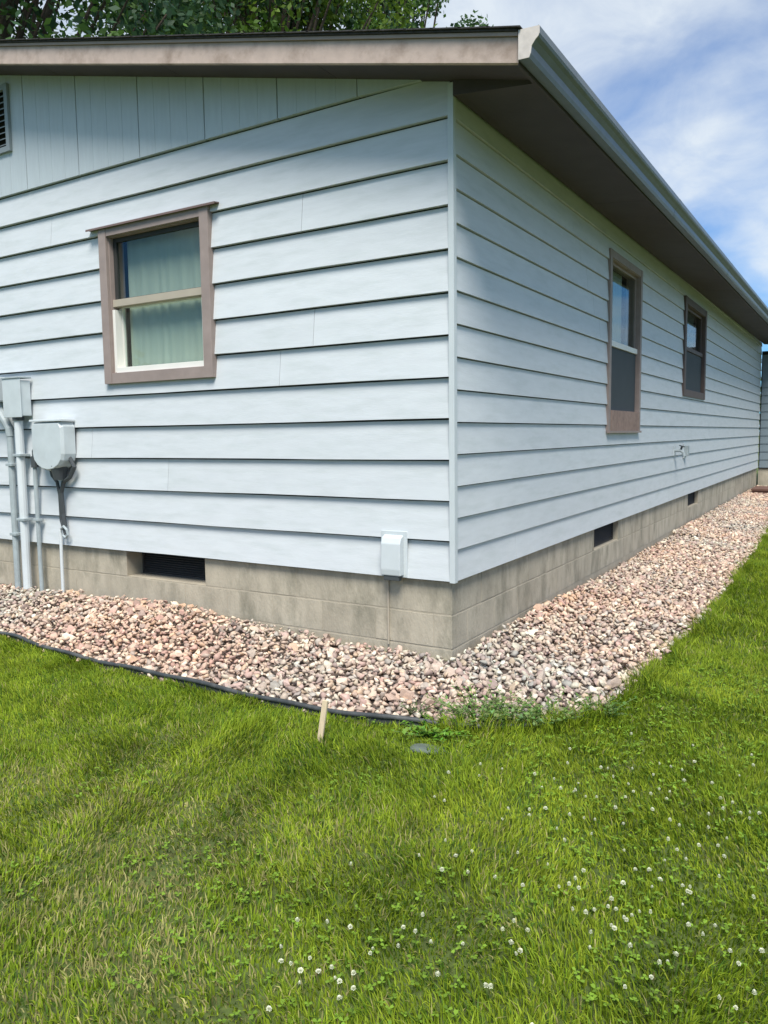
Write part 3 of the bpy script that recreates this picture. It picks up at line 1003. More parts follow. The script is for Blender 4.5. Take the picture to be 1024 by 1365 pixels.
t = empty('utility_cabinet', (-3.41, -0.06, 0.5), label='pale grey rounded utility cabinet with dark cables hanging beneath it', cat='utility box')
m_ = MB('L')
prof = []
for i in range(9):
    w = math.pi * i / 8
    prof.append((-3.41 - .185 * math.cos(w), 0.72 - .13 * math.sin(w)))
prof = [(-3.595, .93), (-3.57, .965)] + [(-3.25, .965), (-3.225, .93)] + prof[::-1]
k = len(m_.v)
for nn, sc in ((N0, 1.0), (0.105, 1.0), (0.128, .93)):
    for (s, z) in prof:
        m_.v.append(m_.T((-3.41 + (s + 3.41) * sc, nn, .77 + (z - .77) * sc)))
n_ = len(prof)
for rr in range(2):
    for i in range(n_):
        j = (i + 1) % n_
        m_.f.append((rr * n_ + i, rr * n_ + j, (rr + 1) * n_ + j, (rr + 1) * n_ + i))
m_.f.append(tuple(range(2 * n_, 3 * n_)))
m_.build('cabinet_body', M_greybox, t, bevel=0.003)
m_ = MB('L'); m_.box(-3.60, -3.22, N0, 0.135, .968, .985); m_.build('cabinet_hood', M_whitepipe, t, bevel=.004)
m_ = MB('L'); m_.tube([(-3.36, 0.06, .63), (-3.36, 0.06, .52)], [.07, .045], 14); m_.build('cable_boot', M_cable, t)
pipe('cable', 'L', [(-3.25, 0.05, .70), (-3.20, 0.045, .62), (-3.26, 0.045, .54), (-3.34, 0.045, .50), (-3.38, 0.04, .42), (-3.385, 0.03, .25), (-3.37, 0.03, .15)], .017, M_cable, t, 8)
pipe('cable', 'L', [(-3.47, 0.06, .62), (-3.46, 0.055, .55), (-3.41, 0.05, .50), (-3.40, 0.04, .40), (-3.405, 0.035, .20), (-3.37, 0.03, .09)], .013, M_cable, t, 8)
pipe('cable_coil', 'L', [(-3.40, 0.045, .13), (-3.36, 0.05, .155), (-3.325, 0.05, .13), (-3.32, 0.045, .09), (-3.35, 0.04, .065), (-3.385, 0.04, .08)], .010, M_greymet, t, 8)
pipe('conduit', 'L', [(-3.42, 0.035, .12), (-3.425, 0.035, -.1), (-3.43, 0.035, -.5)], 0.013, M_whitepipe, t, 10)

# small cover at the bottom of the siding near the corner
t = empty('vent_cover', (-0.39, -0.05, 0.0), label='small pale blue box cover low on the siding beside the house corner', cat='vent cover')
m_ = MB('L')
m_.prism([(N0, .012), (.050, .012), (.055, .05), (.050, .20), (.035, .235), (N0, .25)], -0.455, -0.325)
m_.build('hood', M_trimblue, t, bevel=0.006)
m_ = MB('L'); m_.box(-0.442, -0.338, 0.008, 0.045, -0.018, 0.012); m_.build('opening_flap', M_cable, t, bevel=.004)
m_ = MB('L'); m_.box(-0.478, -0.302, -0.003, 0.0055, 0.0, 0.27); m_.build('mounting_plate', M_trimblue, t, bevel=.001)
pipe('drain_line', 'L', [(-0.45, -0.02, 0.0), (-0.452, -0.022, -.2), (-0.452, -0.022, -.42)], 0.006, M_taupe_pale, t, 8)

# hose tap and small outlet box on the side wall
t = empty('hose_tap', (0.06, 6.1, 0.5), label='small metal hose tap on the side wall below and between the two side windows', cat='tap')
m_ = MB('R'); m_.box(6.05, 6.15, -0.004, 0.004, .54, .66); m_.build('mount_plate', M_trimblue, t)
pipe('spout', 'R', [(6.1, 0.0, .60), (6.1, 0.07, .60), (6.1, 0.10, .58), (6.1, 0.115, .53)], .018, M_greymet, t, 10)
m_ = MB('R'); m_.tube([(6.1, 0.075, .615), (6.1, 0.085, .65)], [.012, .012], 8); m_.tube([(6.1, 0.085, .65), (6.1, 0.088, .66)], .035, 10); m_.build('handle', M_cable, t)
t = empty('outlet_box', (0.03, 6.75, 0.5), label='small weatherproof outlet box on the side wall just right of the hose tap', cat='outlet box')
m_ = MB('R'); m_.box(6.68, 6.84, -0.004, 0.004, .49, .68); m_.build('mount_plate', M_trimblue, t)
m_ = MB('R'); m_.box(6.71, 6.80, 0.004, 0.05, .52, .65); m_.build('cover', M_greymet, t, bevel=.006)

# timber step at the far end
t = empty('timber_step', (0.62, 13.9, -0.5), label='low dark brown timber step on the gravel near the far end of the house', cat='step')
for i in range(3):
    m_ = MB(); m_.box(0.12, 1.30, 13.2 + i * .30, 13.48 + i * .30, -0.36, -0.32); m_.build('tread_board', M_step, t, bevel=.004)
m_ = MB(); m_.box(0.14, 1.28, 13.22, 14.06, -0.55, -0.361); m_.build('step_frame', M_step, t)

# ------------------------------------------------------------------ gravel
def rock_protos(n=26):
    out = []
    for i in range(n):
        bm = bmesh.new()
        rr = random.Random(100 + i)
        ax = (1.0, rr.uniform(.65, .95), rr.uniform(.38, .66))
        for k in range(13):
            v = Vector((rr.gauss(0, 1), rr.gauss(0, 1), rr.gauss(0, 1))).normalized() * rr.uniform(.82, 1.05)
            bm.verts.new((v.x * ax[0], v.y * ax[1], v.z * ax[2]))
        res = bmesh.ops.convex_hull(bm, input=list(bm.verts))
        junk = [g for g in res['geom_interior'] if isinstance(g, bmesh.types.BMVert)]
        bmesh.ops.delete(bm, geom=junk, context='VERTS')
        bmesh.ops.delete(bm, geom=[v for v in bm.verts if not v.link_faces], context='VERTS')
        bmesh.ops.triangulate(bm, faces=bm.faces)
        bm.verts.ensure_lookup_table(); bm.verts.index_update()
        V = np.array([v.co[:] for v in bm.verts]) * 0.5
        F = np.array([[v.index for v in f.verts] for f in bm.faces])
        bm.free()
        out.append((V, F))
    return out


PAL = 1.22 * np.array([.97, .995, .93]) * np.array([(0.42, 0.30, 0.25), (0.60, 0.50, 0.40), (0.30, 0.20, 0.185), (0.52, 0.385, 0.31), (0.36, 0.315, 0.29),
                (0.47, 0.32, 0.225), (0.68, 0.60, 0.51), (0.40, 0.25, 0.225), (0.24, 0.19, 0.18), (0.55, 0.43, 0.36)])
PW = np.array([.17, .12, .12, .17, .10, .07, .06, .10, .04, .10]); PW /= PW.sum()


def scatter_bed(density, layer, jit):
    out = []
    for (x0, x1, y0, y1) in ((-9.8, 1.15, -1.1, 0.03), (0.0, 1.15, 0.03, 15.4)):
        area = (x1 - x0) * (y1 - y0)
        n = int(area * density)
        s = 1 / math.sqrt(density)
        gx, gy = np.meshgrid(np.arange(x0, x1, s), np.arange(y0, y1, s))
        x = gx.ravel() + RNG.uniform(-jit, jit, gx.size) * s
        y = gy.ravel() + RNG.uniform(-jit, jit, gx.size) * s
        ok = in_poly(x, y) & ~((x < -0.01) & (y > -0.0))
        ok &= ~((x < 0.0) & (y > -0.015)) & ~((x > -0.0) & (x < 0.01) & (y > 0))
        out.append(np.stack([x[ok], y[ok]], 1))
    p = np.concatenate(out)
    dd = np.hypot(np.maximum(p[:, 0], 0), np.maximum(-p[:, 1], 0))
    heap = .085 * np.exp(-((p[:, 0] + 2.35) / .95) ** 2) + .035 * (p[:, 0] < -3.2) + .022 * np.exp(-((p[:, 1] - 1.2) / .7) ** 2) + .03 * (p[:, 1] > 6)
    bank = (heap + .006) * np.clip(1.15 - dd / 0.75, 0, 1) + 0.012 * (vnoise(p[:, 0] * 3, p[:, 1] * 3, 9) - .5)
    z = gz(p[:, 0], p[:, 1]) + 0.012 + layer + bank + RNG.uniform(-0.008, 0.010, len(p))
    return np.column_stack([p, z])


def make_stones():
    P = np.concatenate([scatter_bed(700, 0.004, .48), scatter_bed(480, 0.024, .5)])
    n = len(P)
    size = np.clip(RNG.lognormal(math.log(0.044), 0.30, n), .025, .095)
    rot = RNG.uniform(-math.pi, math.pi, (n, 3)); rot[:, :2] *= .28
    proto = RNG.integers(0, 26, n)
    colr = (PAL * .74 + PAL.mean(0) * .26)[RNG.choice(len(PAL), n, p=PW)] * RNG.uniform(.80, 1.14, (n, 1))
    # rust red and grey drifts
    tint = vnoise(P[:, 0] * 1.6, P[:, 1] * 1.6, 21)[:, None]
    colr = colr * (1 + (tint - .5) * np.array([.22, .0, -.10]))
    protos = rock_protos()
    cx, sx = np.cos(rot[:, 0]), np.sin(rot[:, 0]); cy, sy = np.cos(rot[:, 1]), np.sin(rot[:, 1]); cz, sz = np.cos(rot[:, 2]), np.sin(rot[:, 2])
    Rm = np.empty((n, 3, 3))
    Rm[:, 0, 0] = cy * cz; Rm[:, 0, 1] = sx * sy * cz - cx * sz; Rm[:, 0, 2] = cx * sy * cz + sx * sz
    Rm[:, 1, 0] = cy * sz; Rm[:, 1, 1] = sx * sy * sz + cx * cz; Rm[:, 1, 2] = cx * sy * sz - sx * cz
    Rm[:, 2, 0] = -sy; Rm[:, 2, 1] = sx * cy; Rm[:, 2, 2] = cx * cy
    # the 300 that show largest: top layer, in view, nearest
    c = np.array(CAM_LOC)
    dist = np.linalg.norm(P - c, axis=1)
    D = np.array(d); Rr = np.array(r2); q = P - c
    zc = q @ D; uu = (q @ Rr) / zc * 1036.6
    score = size / dist + (P[:, 2] - gz(P[:, 0], P[:, 1])) * 0.12
    score[(np.abs(uu) > 495)] = -1
    order = np.argsort(-score)
    single = set(order[:300].tolist())
    meshes = []
    for i, (V, F) in enumerate(protos):
        me = bpy.data.meshes.new('stone')
        me.from_pydata(V.tolist(), [], F.tolist()); me.materials.append(M_stone_obj); meshes.append(me)
    for i in order[:300]:
        o = bpy.data.objects.new('stone', meshes[proto[i]])
        o.location = P[i]; o.scale = (size[i],) * 3
        m3 = Matrix(Rm[i].tolist())
        o.rotation_euler = m3.to_euler()
        o.color = (*colr[i], 1)
        COL.objects.link(o); o.parent = bed
        o.location = Vector(P[i]) - bed.location
    V_, F_, C_ = [], [], []
    off = 0
    mask = np.ones(n, bool); mask[list(single)] = False
    for k, (V, F) in enumerate(protos):
        ii = np.nonzero(mask & (proto == k))[0]
        W = np.einsum('nij,vj->nvi', Rm[ii], V) * size[ii, None, None] + P[ii, None, :]
        V_.append(W.reshape(-1, 3))
        F_.append((F[None] + (off + np.arange(len(ii)) * len(V))[:, None, None]).reshape(-1, 3))
        C_.append(np.repeat(colr[ii], len(V), 0))
        off += len(ii) * len(V)
    o = np_mesh('loose_stones', np.concatenate(V_), [np.concatenate(F_)], M_stone, col=np.concatenate(C_), parent=bed)
    o['kind'] = 'stuff'
    print('stones', n)


make_stones()

# edging strip with rounded top bead, sinks into the grass along the side
pts = edge_curve(0.08, 0, 10)
e = empty('lawn_edging', (0, -0.95, -0.5), label='black plastic edging strip between the pink stones and the lawn', cat='edging')
m_ = MB()
P3 = []
for p in pts:
    wob = 0.006 * math.sin(p[0] * 4.1) + 0.004 * math.sin(p[0] * 11)
    zt = float(gz(p[0], p[1])) + 0.040 + wob - 0.018 * max(0, min(1, (p[0] - .25) / .5))
    P3.append((p[0], p[1], zt))
m_.tube(P3, 0.0125, 8); m_.build('edging_bead', M_edging, e, smooth=True)
m_ = MB()
for a, b in zip(P3[:-1], P3[1:]):
    m_.hexa([(a[0], a[1] - .003, a[2] - .12), (b[0], b[1] - .003, b[2] - .12), (b[0], b[1] + .003, b[2] - .12), (a[0], a[1] + .003, a[2] - .12),
             (a[0], a[1] - .003, a[2] - .006), (b[0], b[1] - .003, b[2] - .006), (b[0], b[1] + .003, b[2] - .006), (a[0], a[1] + .003, a[2] - .006)])
m_.build('edging_wall', M_edging, e)

# ------------------------------------------------------------------ grass
DRY = [(-0.03, -2.26, .22, .55), (0.07, -1.97, .22, .65), (0.42, -2.5, .22, .6), (0.2, -2.53, .2, .65), (-0.22, -2.48, .25, .5), (0.52, -1.79, .16, .45),
       (1.03, -1.93, .12, .45), (1.02, -1.62, .10, .3), (-1.01, -2.03, .25, .4), (0.56, -2.6, .2, .55), (-0.5, -1.9, .3, .3)]


def dryness(x, y):
    n = vnoise(x * 7, y * 7, 5) * .5 + vnoise(x * 17, y * 17, 6) * .3 + vnoise(x * 2.1, y * 2.1, 8) * .2
    d_ = np.clip((n - .56) * 1.6, 0, 1) * .6
    for (a, b, s, k) in DRY:
        d_ = d_ + k * np.exp(-((x - a) ** 2 + (y - b) ** 2) / (2 * s * s)) * (0.45 + 1.1 * (n - .3))
    return np.clip(d_ * .62, 0, 1)


def blades(x, y, wid, hgt, seed):
    g = np.random.default_rng(seed)
    n = len(x)
    z = gz(x, y)
    tuft = vnoise(x * 11, y * 11, 31) * .6 + vnoise(x * 4, y * 4, 32) * .4
    dry = dryness(x, y)
    h = hgt * g.uniform(.45, 1.15, n) * (0.35 + 1.3 * tuft) * (1 - .35 * dry)
    w = wid * g.uniform(.7, 1.3, n)
    th = g.uniform(0, 2 * math.pi, n)
    lean = np.abs(g.normal(.55, .35, n))
    fl = g.random(n) < .10 + .25 * dry
    lean[fl] += .9
    # lean direction shares a local swirl
    ph = vnoise(x * 3, y * 3, 41) * 6.28 + g.normal(0, 1.1, n)
    lx, ly = np.cos(ph), np.sin(ph)
    sx, sy = np.cos(th) * w / 2, np.sin(th) * w / 2
    hm = h * .55
    def off(hh, k):
        return lx * hh * np.tanh(lean * k), ly * hh * np.tanh(lean * k)
    mx, my = off(hm, .7); tx, ty = off(h, 1.25)
    zm = z + hm * np.cos(np.clip(lean * .5, 0, 1.2)); zt = z + h * np.cos(np.clip(lean * .9, 0, 1.35))
    V = np.empty((n, 5, 3))
    V[:, 0] = np.stack([x - sx, y - sy, z - .004], 1); V[:, 1] = np.stack([x + sx, y + sy, z - .004], 1)
    V[:, 2] = np.stack([x + mx + sx * .85, y + my + sy * .85, zm], 1); V[:, 3] = np.stack([x + mx - sx * .85, y + my - sy * .85, zm], 1)
    V[:, 4] = np.stack([x + tx, y + ty, zt], 1)
    k = (np.arange(n) * 5)[:, None]
    Q = k + np.array([[0, 1, 2, 3]]); T = k + np.array([[3, 2, 4]])
    lush = np.array([.160, .252, .014]); yel = np.array([.290, .352, .026]); straw = np.array([.37, .34, .13]); deep = np.array([.075, .150, .016])
    a = np.clip(vnoise(x * 2.6, y * 2.6, 51) * .5 + vnoise(x * 9, y * 9, 52) * .3 + g.normal(.1, .24, n), 0, 1)[:, None]
    c = lush * (1 - a) + yel * a
    dp = (g.random(n) < .10 + .35 * np.clip(vnoise(x * 6, y * 6, 55) - .45, 0, 1))[:, None]; c = np.where(dp, deep, c)
    isdry = (g.random(n) < np.clip(dry * .9 + .02, 0, .8))[:, None]
    c = np.where(isdry, straw * g.uniform(.6, 1.15, (n, 1)), c)
    c = c * g.uniform(.72, 1.28, (n, 1)) * (.74 + .55 * (vnoise(x * 8, y * 8, 71) * .6 + vnoise(x * 22, y * 22, 72) * .4))[:, None]
    C = np.repeat(c, 5, 0).reshape(n, 5, 3)
    return V.reshape(-1, 3), Q, T, C.reshape(-1, 3)


def make_grass():
    g = np.random.default_rng(5)
    parts = []

    def region(x0, x1, y0, y1, dens, wid, hgt, keep=None, seed=1):
        n = int((x1 - x0) * (y1 - y0) * dens)
        x = g.uniform(x0, x1, n); y = g.uniform(y0, y1, n)
        jx, jy = g.normal(0, .012, n), g.normal(0, .012, n)
        ok = ~in_poly(x + jx, y + jy) & ~((x < 0.03) & (y > -.02)) 
        ok &= ~((x > -.05) & (y > HY1 - .1) & (x < 2.5))
        if keep is not None: ok &= keep(x, y)
        # thinner in dry spots
        ok &= g.random(n) > dryness(x, y) * .45
        parts.append(blades(x[ok], y[ok], wid, hgt, seed))

    def near(x, y):       # ground the photo looks at from close by
        return (y > -3.1) & (y < 1.2) & (x < 2.1) & (y > -0.62 * (x + 3.4) - .9) & ~((y < -2.6) & (x < -.6))
    region(-3.4, 2.1, -3.1, 1.2, 19000, .0042, .042, near, 1)
    region(0.9, 2.3, 1.2, 8.0, 6500, .0055, .055, None, 2)
    region(-9.5, 5.5, -5.5, 1.2, 1500, .009, .055, lambda x, y: ~near(x, y), 3)
    region(0.7, 6.0, 1.2, 15.5, 1100, .011, .06, lambda x, y: ~((x < 2.3) & (y < 8)), 4)
    # taller tufts hugging the edge of the bed, leaning over it
    cur = np.array(edge_curve(0.02, 2, 17))
    wgt = np.where(cur[:, 0] > .3, 1.0, .30)
    rep = np.repeat(cur, (wgt * 34).astype(int), 0)
    x = rep[:, 0] + g.normal(0.012, .03, len(rep)) * 1; y = rep[:, 1] + g.normal(-.02, .022, len(rep))
    hh = np.where(rep[:, 0] > .3, .085, .05)
    keep = ~in_poly(x, y + .012) | (g.random(len(x)) < .25)
    parts.append(blades(x[keep], y[keep], .0045, hh[keep], 9))
    V, Q, T, C = [], [], [], []
    off = 0
    for v, q, t, c in parts:
        V.append(v); Q.append(q + off); T.append(t + off); C.append(c); off += len(v)
    o = np_mesh('lawn_grass', np.concatenate(V), [np.concatenate(Q), np.concatenate(T)], M_grass, col=np.concatenate(C))
    tag(o, 'short green lawn grass with dry tan patches around the gravel bed', 'grass', kind='stuff')
    print('blades', off // 5)


make_grass()


def make_clover_leaves():
    g = np.random.default_rng(8)
    n = 5200
    x = g.uniform(-1.5, 2.2, n); y = g.uniform(-3.0, .8, n)
    k = vnoise(x * 3.2, y * 3.2, 61) + .35 * np.clip((x - .3), -1, 1)
    ok = (k > .55) & ~in_poly(x, y) & ~((x < .05) & (y > -.5))
    x, y = x[ok], y[ok]; n = len(x)
    z = gz(x, y) + g.uniform(.015, .042, n)
    V, Q, C = [], [], []
    off = 0
    for L in range(3):
        a = g.uniform(0, 6.28, n) if L == 0 else a + 2.09
        s = g.uniform(.0055, .0095, n)
        ux, uy = np.cos(a), np.sin(a); px, py = -uy, ux
        tl = g.uniform(-.4, .5, n)
        pts = [(0, 0), (.8, .62), (1.55, .5), (1.4, 0), (1.55, -.5), (.8, -.62)]
        vv = np.stack([np.stack([x + ux * s * p + px * s * q, y + uy * s * p + py * s * q, z + tl * s * p], 1) for p, q in pts], 1)
        kk = (np.arange(n) * 6)[:, None] + off
        Q.append(kk + np.array([[0, 1, 2, 3]])); Q.append(kk + np.array([[0, 3, 4, 5]]))
        c = np.array([.17, .28, .03]) * g.uniform(.7, 1.5, (n, 1))
        V.append(vv.reshape(-1, 3)); C.append(np.repeat(c, 6, 0)); off += n * 6
    o = np_mesh('clover_patch', np.concatenate(V), Q, M_grass, col=np.concatenate(C))
    tag(o, 'small three lobed clover leaves mixed through the lawn grass', 'clover', kind='stuff')


make_clover_leaves()

FL = [(0.96, -1.1), (0.94, -1.19), (0.99, -0.97), (1.02, -1.18), (1.07, -1.15), (1.06, -1.1), (1.04, -1.17), (1.0, -1.32), (1.1, -1.33), (1.18, -1.31),
      (1.14, -1.32), (1.41, -0.65), (1.4, -0.86), (1.51, -0.82), (1.52, -0.93), (1.52, -1.08), (1.61, -1.01), (1.65, -0.97), (1.64, -1.02), (1.56, -1.25),
      (1.59, -1.2), (1.45, -1.21), (1.31, -1.43), (1.43, -1.43), (1.13, -1.65), (1.21, -1.61), (1.25, -1.7), (1.2, -1.72), (1.38, -1.52), (1.42, -1.5),
      (1.44, -1.53), (1.36, -1.6), (1.36, -1.7), (1.34, -1.74), (1.33, -1.77), (1.31, -1.81), (1.33, -1.88), (1.27, -1.8), (1.4, -1.76), (1.43, -1.75),
      (1.44, -1.72), (1.37, -1.82), (1.13, -1.95), (1.17, -2.02), (1.2, -2.04), (0.9, -2.11), (0.9, -2.19), (1.53, -1.91), (1.55, -1.86), (1.54, -1.89),
      (1.47, -2.02), (1.75, -1.9), (1.76, -1.71), (1.71, -1.49), (1.52, -1.53), (1.54, -1.54), (1.18, -2.19), (0.62, -2.33), (0.68, -2.36), (0.69, -2.32),
      (0.7, -2.37), (0.74, -2.41), (0.75, -2.35), (0.82, -2.35), (0.87, -2.36), (0.86, -2.4), (0.73, -2.16), (0.83, -2.21), (0.58, -1.95), (1.73, -1.31),
      (0.76, -1.8), (0.86, -1.73), (0.85, -1.83), (0.7, -1.21), (0.76, -1.15), (0.95, -1.36), (1.31, -0.97), (1.36, -1.03), (1.23, -0.99), (1.23, -1.2),
      (1.43, -1.31), (0.99, -1.79)]


def make_flowers():
    rr = random.Random(3)
    meshes = []
    for v in range(6):
        R_ = random.Random(50 + v)
        m = MB()
        # florets: small petals packed on a ball
        nf = 46
        bm_v, bm_f = [], []
        for i in range(nf):
            t_ = (i + .5) / nf
            ph = math.acos(1 - 1.65 * t_); th = i * 2.399963
            dv = Vector((math.sin(ph) * math.cos(th), math.sin(ph) * math.sin(th), math.cos(ph)))
            side = dv.cross(Vector((0, 0, 1)))
            side = side.normalized() if side.length > .01 else Vector((1, 0, 0))
            c0 = Vector((0, 0, .045)) + dv * .0025; c1 = Vector((0, 0, .045)) + (dv + Vector((0, 0, .35))).normalized() * R_.uniform(.0065, .0088)
            k = len(bm_v)
            bm_v += [c0 - side * .0008, c0 + side * .0008, c1 + side * .0013, c1 - side * .0013]
            bm_f.append((k, k + 1, k + 2, k + 3))
        k = len(bm_v)
        for a in range(4):
            w = a * math.pi / 2
            bm_v.append(Vector((math.cos(w) * .0009, math.sin(w) * .0009, -.004)))
        for a in range(4):
            w = a * math.pi / 2
            bm_v.append(Vector((math.cos(w) * .0008 + .001, math.sin(w) * .0008, .045)))
        me = bpy.data.meshes.new('clover_flower')
        stem = [(k + a, k + (a + 1) % 4, k + 4 + (a + 1) % 4, k + 4 + a) for a in range(4)]
        me.from_pydata([tuple(p) for p in bm_v], [], bm_f + stem)
        me.materials.append(M_petal); me.materials.append(M_stem)
        for i in range(len(bm_f), len(bm_f) + 4): me.polygons[i].material_index = 1
        meshes.append(me)
    pts = list(FL)
    for (x, y) in FL:      # loose companions of each head
        if rr.random() < .55:
            pts.append((x + rr.gauss(0, .07), y + rr.gauss(0, .07)))
    while len(pts) < 190:
        x, y = rr.uniform(.5, 2.0), rr.uniform(-2.5, -.4)
        if rr.random() < .3 + .4 * (x - .5): pts.append((x, y))
    for (x, y) in pts:
        if in_poly(np.array([x]), np.array([y]))[0]: continue
        o = bpy.data.objects.new('clover_flower', rr.choice(meshes))
        s = rr.uniform(.5, 1.0)
        o.location = (x, y, float(gz(x, y))); o.scale = (s, s, rr.uniform(.72, 1.05))
        o.rotation_euler = (rr.gauss(0, .22), rr.gauss(0, .22), rr.uniform(0, 6.28))
        COL.objects.link(o)
        tag(o, 'small round white clover flower standing in the lawn grass', 'clover flower', 'white clover flowers scattered in the lawn')


make_flowers()


# ------------------------------------------------------------------ weeds, stake, flat stone
def weed(x, y, h, nst, spread, colour, label, seed, leaf=.022, cat='weed'):
    R_ = random.Random(seed)
    zb = float(gz(x, y))
    e = empty('weed_plant', (x, y, zb), label=label, cat=cat)
    st = MB(); V, Q, C = [], [], []
    for i in range(nst):
        a = R_.uniform(0, 6.28); sp = spread * R_.uniform(.3, 1); hh = h * R_.uniform(.5, 1.05)
        bx, by = x + math.cos(a) * sp * .25, y + math.sin(a) * sp * .25
        tip = (bx + math.cos(a) * sp, by + math.sin(a) * sp, zb + hh)
        mid = (bx + math.cos(a) * sp * .35, by + math.sin(a) * sp * .35, zb + hh * .6)
        st.tube([(bx, by, zb - .005), mid, tip], [.0022, .0018, .001], 4)
        nl = R_.randint(7, 11)
        for k in range(nl):
            t_ = .2 + .8 * k / (nl - 1)
            if t_ < .6: p = [((bx, by, zb)[c] * (1 - t_ / .6) + mid[c] * t_ / .6) for c in range(3)]
            else: p = [(mid[c] * (1 - (t_ - .6) / .4) + tip[c] * (t_ - .6) / .4) for c in range(3)]
            p = Vector(p)
            w = R_.uniform(0, 6.28); el = R_.uniform(-.1, .8)
            dv = Vector((math.cos(w) * math.cos(el), math.sin(w) * math.cos(el), math.sin(el)))
            sd_ = dv.cross(Vector((0, 0, 1))).normalized()
            up = sd_.cross(dv)
            ln = leaf * R_.uniform(.6, 1.25); wd = ln * .32
            kk = len(V)
            V += [p, p + dv * ln * .4 + sd_ * wd + up * .003, p + dv * ln, p + dv * ln * .4 - sd_ * wd + up * .003, p + dv * ln * .5]
            Q += [(kk, kk + 1, kk + 4), (kk + 1, kk + 2, kk + 4), (kk + 2, kk + 3, kk + 4), (kk + 3, kk, kk + 4)]
            c = [v_ * R_.uniform(.8, 1.25) for v_ in colour]
            C += [c] * 5
    st.build('stems', M_stem, e)
    np_mesh('leaves', np.array([tuple(p) for p in V]), [np.array(Q)], M_weed, col=np.array(C), parent=e)


weed(0.47, -0.74, .15, 46, .19, (.17, .27, .07), 'bushy green weed spilling over the stones at the corner of the bed', 1)
weed(0.62, -0.66, .13, 44, .17, (.18, .27, .08), 'smaller pale green weed just right of the bushy weed at the corner', 2)
weed(0.19, -0.80, .09, 14, .09, (.17, .20, .10), 'sparse grey green weed growing among the stones left of the bushy weed', 3, leaf=.018)
weed(0.36, -0.95, .06, 30, .14, (.15, .30, .03), 'low bright lime green weed just outside the edging beside the flat grey stone', 4, leaf=.026)
weed(0.94, -0.36, .10, 28, .14, (.12, .20, .045), 'low dark green weed at the right bend of the gravel bed', 5)
weed(0.30, -0.83, .07, 8, .07, (.11, .18, .05), 'little weed between the stones and the edging, beside the sparse one', 6, leaf=.018)
weed(0.77, -0.58, .11, 44, .17, (.15, .24, .05), 'low spreading weed hiding the edging at the front bend', 7)

# survey stake
s = MB()
zb = float(gz(-0.09, -1.20))
bx, by = -0.075, -1.215
tx, ty = -0.050, -1.190
hw = .0135
P = []
for (cx_, cy_, zz, w_) in ((bx, by, zb - .04, hw), (tx, ty, zb + .185, hw)):
    P += [(cx_ - w_, cy_ - .005, zz), (cx_ + w_, cy_ - .005, zz), (cx_ + w_, cy_ + .005, zz), (cx_ - w_, cy_ + .005, zz)]
s.hexa(P)
o = s.build('wooden_stake', M_wood, None, bevel=.001)
tag(o, 'short pale wooden stake leaning upright in the grass beside the black edging', 'stake')

# flat grey stone
bm = bmesh.new()
bmesh.ops.create_icosphere(bm, subdivisions=3, radius=1)
for v in bm.verts:
    nn = 1 + .12 * math.sin(v.co.x * 4 + 1) * math.cos(v.co.y * 5)
    v.co = Vector((v.co.x * .085 * nn, v.co.y * .05 * nn, max(-.6, min(.75, v.co.z)) * .022))
me = bpy.data.meshes.new('flat_stone'); bm.to_mesh(me); bm.free()
me.materials.append(M_flat)
o = bpy.data.objects.new('flat_stone', me); o.location = (0.40, -1.07, float(gz(.40, -1.07)) + .003); o.rotation_euler = (-.12, .05, .35)
COL.objects.link(o)
tag(o, 'flat grey green stone lying in the grass in front of the edging', 'stone')


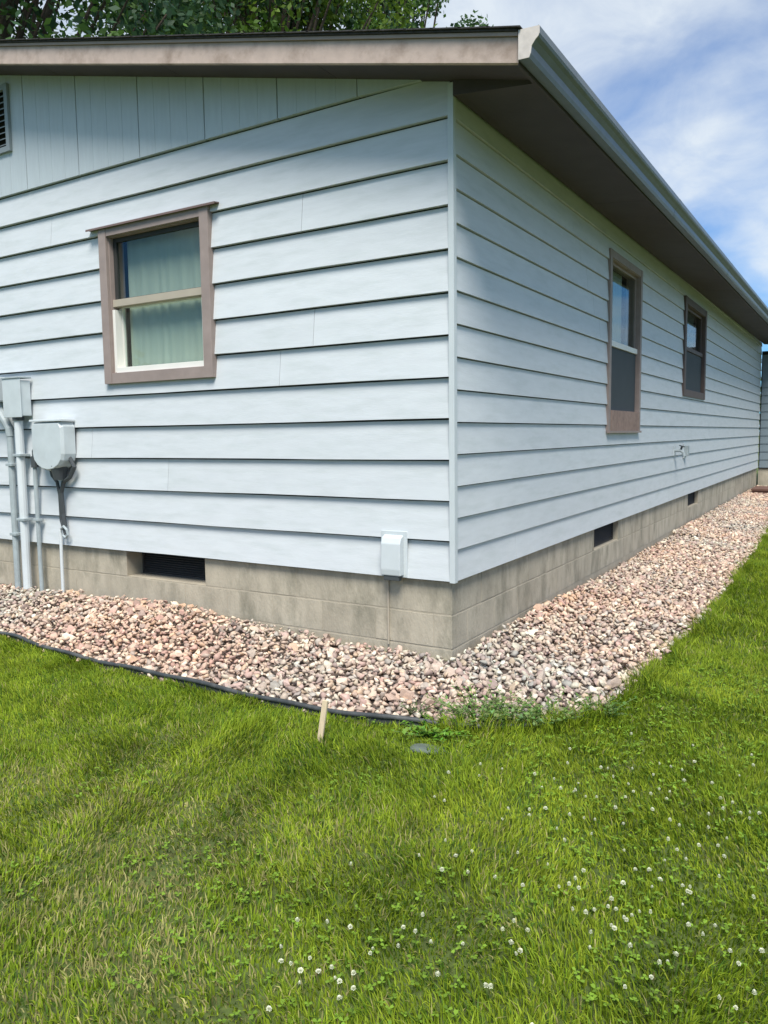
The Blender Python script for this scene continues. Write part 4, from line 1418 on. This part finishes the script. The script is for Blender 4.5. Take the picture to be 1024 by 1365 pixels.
# ------------------------------------------------------------------ trees
def tree(x, y, h, rad, crown_lo, ncl, nleaf, leaf, cols, label, seed, drop=None):
    R_ = random.Random(seed); g = np.random.default_rng(seed)
    zb = float(gz(x, y))
    e = empty('leafy_tree', (x, y, zb), label=label, cat='tree', group='trees standing behind the house')
    t = MB()
    t.tube([(x, y, zb - .2), (x + .05, y, zb + h * .15), (x - .1, y + .1, zb + h * .4), (x + .1, y, zb + h * .7), (x, y, zb + h * .93)],
           [h * .024, h * .019, h * .012, h * .006, h * .002], 12)
    t.build('trunk', M_bark, e, smooth=True)
    lb = MB(); C = []
    for i in range(ncl):
        for _ in range(50):
            px_, py_, pz_ = R_.uniform(-1, 1), R_.uniform(-1, 1), R_.uniform(-1, 1)
            q = px_ * px_ + py_ * py_ + pz_ * pz_
            if .12 < q < 1: break
        taper = 1 - .35 * max(0, pz_)
        c = (x + px_ * rad * taper, y + py_ * rad * taper, zb + crown_lo + (h - crown_lo) * (.5 + .5 * pz_))
        C.append(c)
        st = zb + crown_lo * .6 + (c[2] - zb - crown_lo * .6) * R_.uniform(.15, .5)
        lb.tube([(x, y, st), ((x + c[0]) / 2, (y + c[1]) / 2, (st + c[2]) / 2 + .3), c], [h * .0045, h * .003, h * .001], 5, caps=False)
    lb.build('limbs', M_bark, e, smooth=True)
    C = np.array(C)
    ci = g.integers(0, len(C), nleaf)
    rc = rad * g.uniform(.13, .26, len(C))
    dv = g.normal(0, 1, (nleaf, 3)); dv /= np.linalg.norm(dv, axis=1)[:, None]
    P = C[ci] + dv * (rc[ci] * g.random(nleaf) ** .4)[:, None] * np.array([1.1, 1.1, .8])
    # drooping sprays under the clumps
    P[:, 2] -= g.random(nleaf) ** 3 * rad * .12
    nrm = g.normal(0, 1, (nleaf, 3)) + np.array([0, 0, .6]); nrm /= np.linalg.norm(nrm, axis=1)[:, None]
    a = np.cross(nrm, g.normal(0, 1, (nleaf, 3))); a /= np.linalg.norm(a, axis=1)[:, None]
    b = np.cross(nrm, a)
    s = leaf * g.uniform(.6, 1.25, nleaf)[:, None]
    V = np.stack([P - a * s * .5, P + b * s * .30, P + a * s * .55, P - b * s * .30], 1).reshape(-1, 3)
    Q = (np.arange(nleaf) * 4)[:, None] + np.array([[0, 1, 2, 3]])
    cols = np.array(cols)
    cc = cols[g.integers(0, len(cols), len(C))][ci] * g.uniform(.7, 1.35, (nleaf, 1))
    o = np_mesh('crown', V, [Q], M_leaf, col=np.repeat(cc, 4, 0), parent=e)
    o['kind'] = 'stuff'


GC = [(.07, .14, .045), (.095, .19, .035), (.045, .10, .045)]
GB = [(.09, .17, .025), (.13, .21, .025), (.045, .10, .028)]
tree(-13.2, 5.6, 15.5, 5.0, 3.6, 170, 44000, .165, GC, 'dark leafy tree behind the left part of the roof', 21)
tree(-12.8, 13.6, 18.0, 4.9, 4.5, 200, 58000, .17, GB, 'yellow green leafy tree behind the middle of the roof', 22)
tree(-12.0, 20.2, 19.0, 3.2, 6.0, 110, 30000, .18, GC, 'tall narrow leafy tree whose twigs end over the right part of the roof', 23)


def far_trees():
    g = np.random.default_rng(77)
    nC = 260
    ang = g.uniform(0, 6.283, nC)
    rr = g.uniform(75, 95, nC)
    C = np.stack([rr * np.cos(ang), rr * np.sin(ang), -1 + g.uniform(1.5, 8, nC)], 1)
    n = 26000
    ci = g.integers(0, nC, n)
    dv = g.normal(0, 1, (n, 3)); dv /= np.linalg.norm(dv, axis=1)[:, None]
    P = C[ci] + dv * (g.uniform(2.2, 4.2, nC)[ci] * g.random(n) ** .4)[:, None]
    P[:, 2] = np.maximum(P[:, 2], -.9)
    nrm = g.normal(0, 1, (n, 3)); nrm /= np.linalg.norm(nrm, axis=1)[:, None]
    a = np.cross(nrm, g.normal(0, 1, (n, 3))); a /= np.linalg.norm(a, axis=1)[:, None]
    b = np.cross(nrm, a)
    s = g.uniform(.5, 1.1, n)[:, None]
    V = np.stack([P - a * s * .5, P + b * s * .4, P + a * s * .55, P - b * s * .4], 1).reshape(-1, 3)
    Q = (np.arange(n) * 4)[:, None] + np.array([[0, 1, 2, 3]])
    cc = np.array([.05, .09, .03]) * g.uniform(.6, 1.3, (n, 1))
    o = np_mesh('far_woods', V, [Q], M_leaf, col=np.repeat(cc, 4, 0))
    tag(o, 'distant belt of green woods all round the horizon', 'woods', kind='stuff')


far_trees()
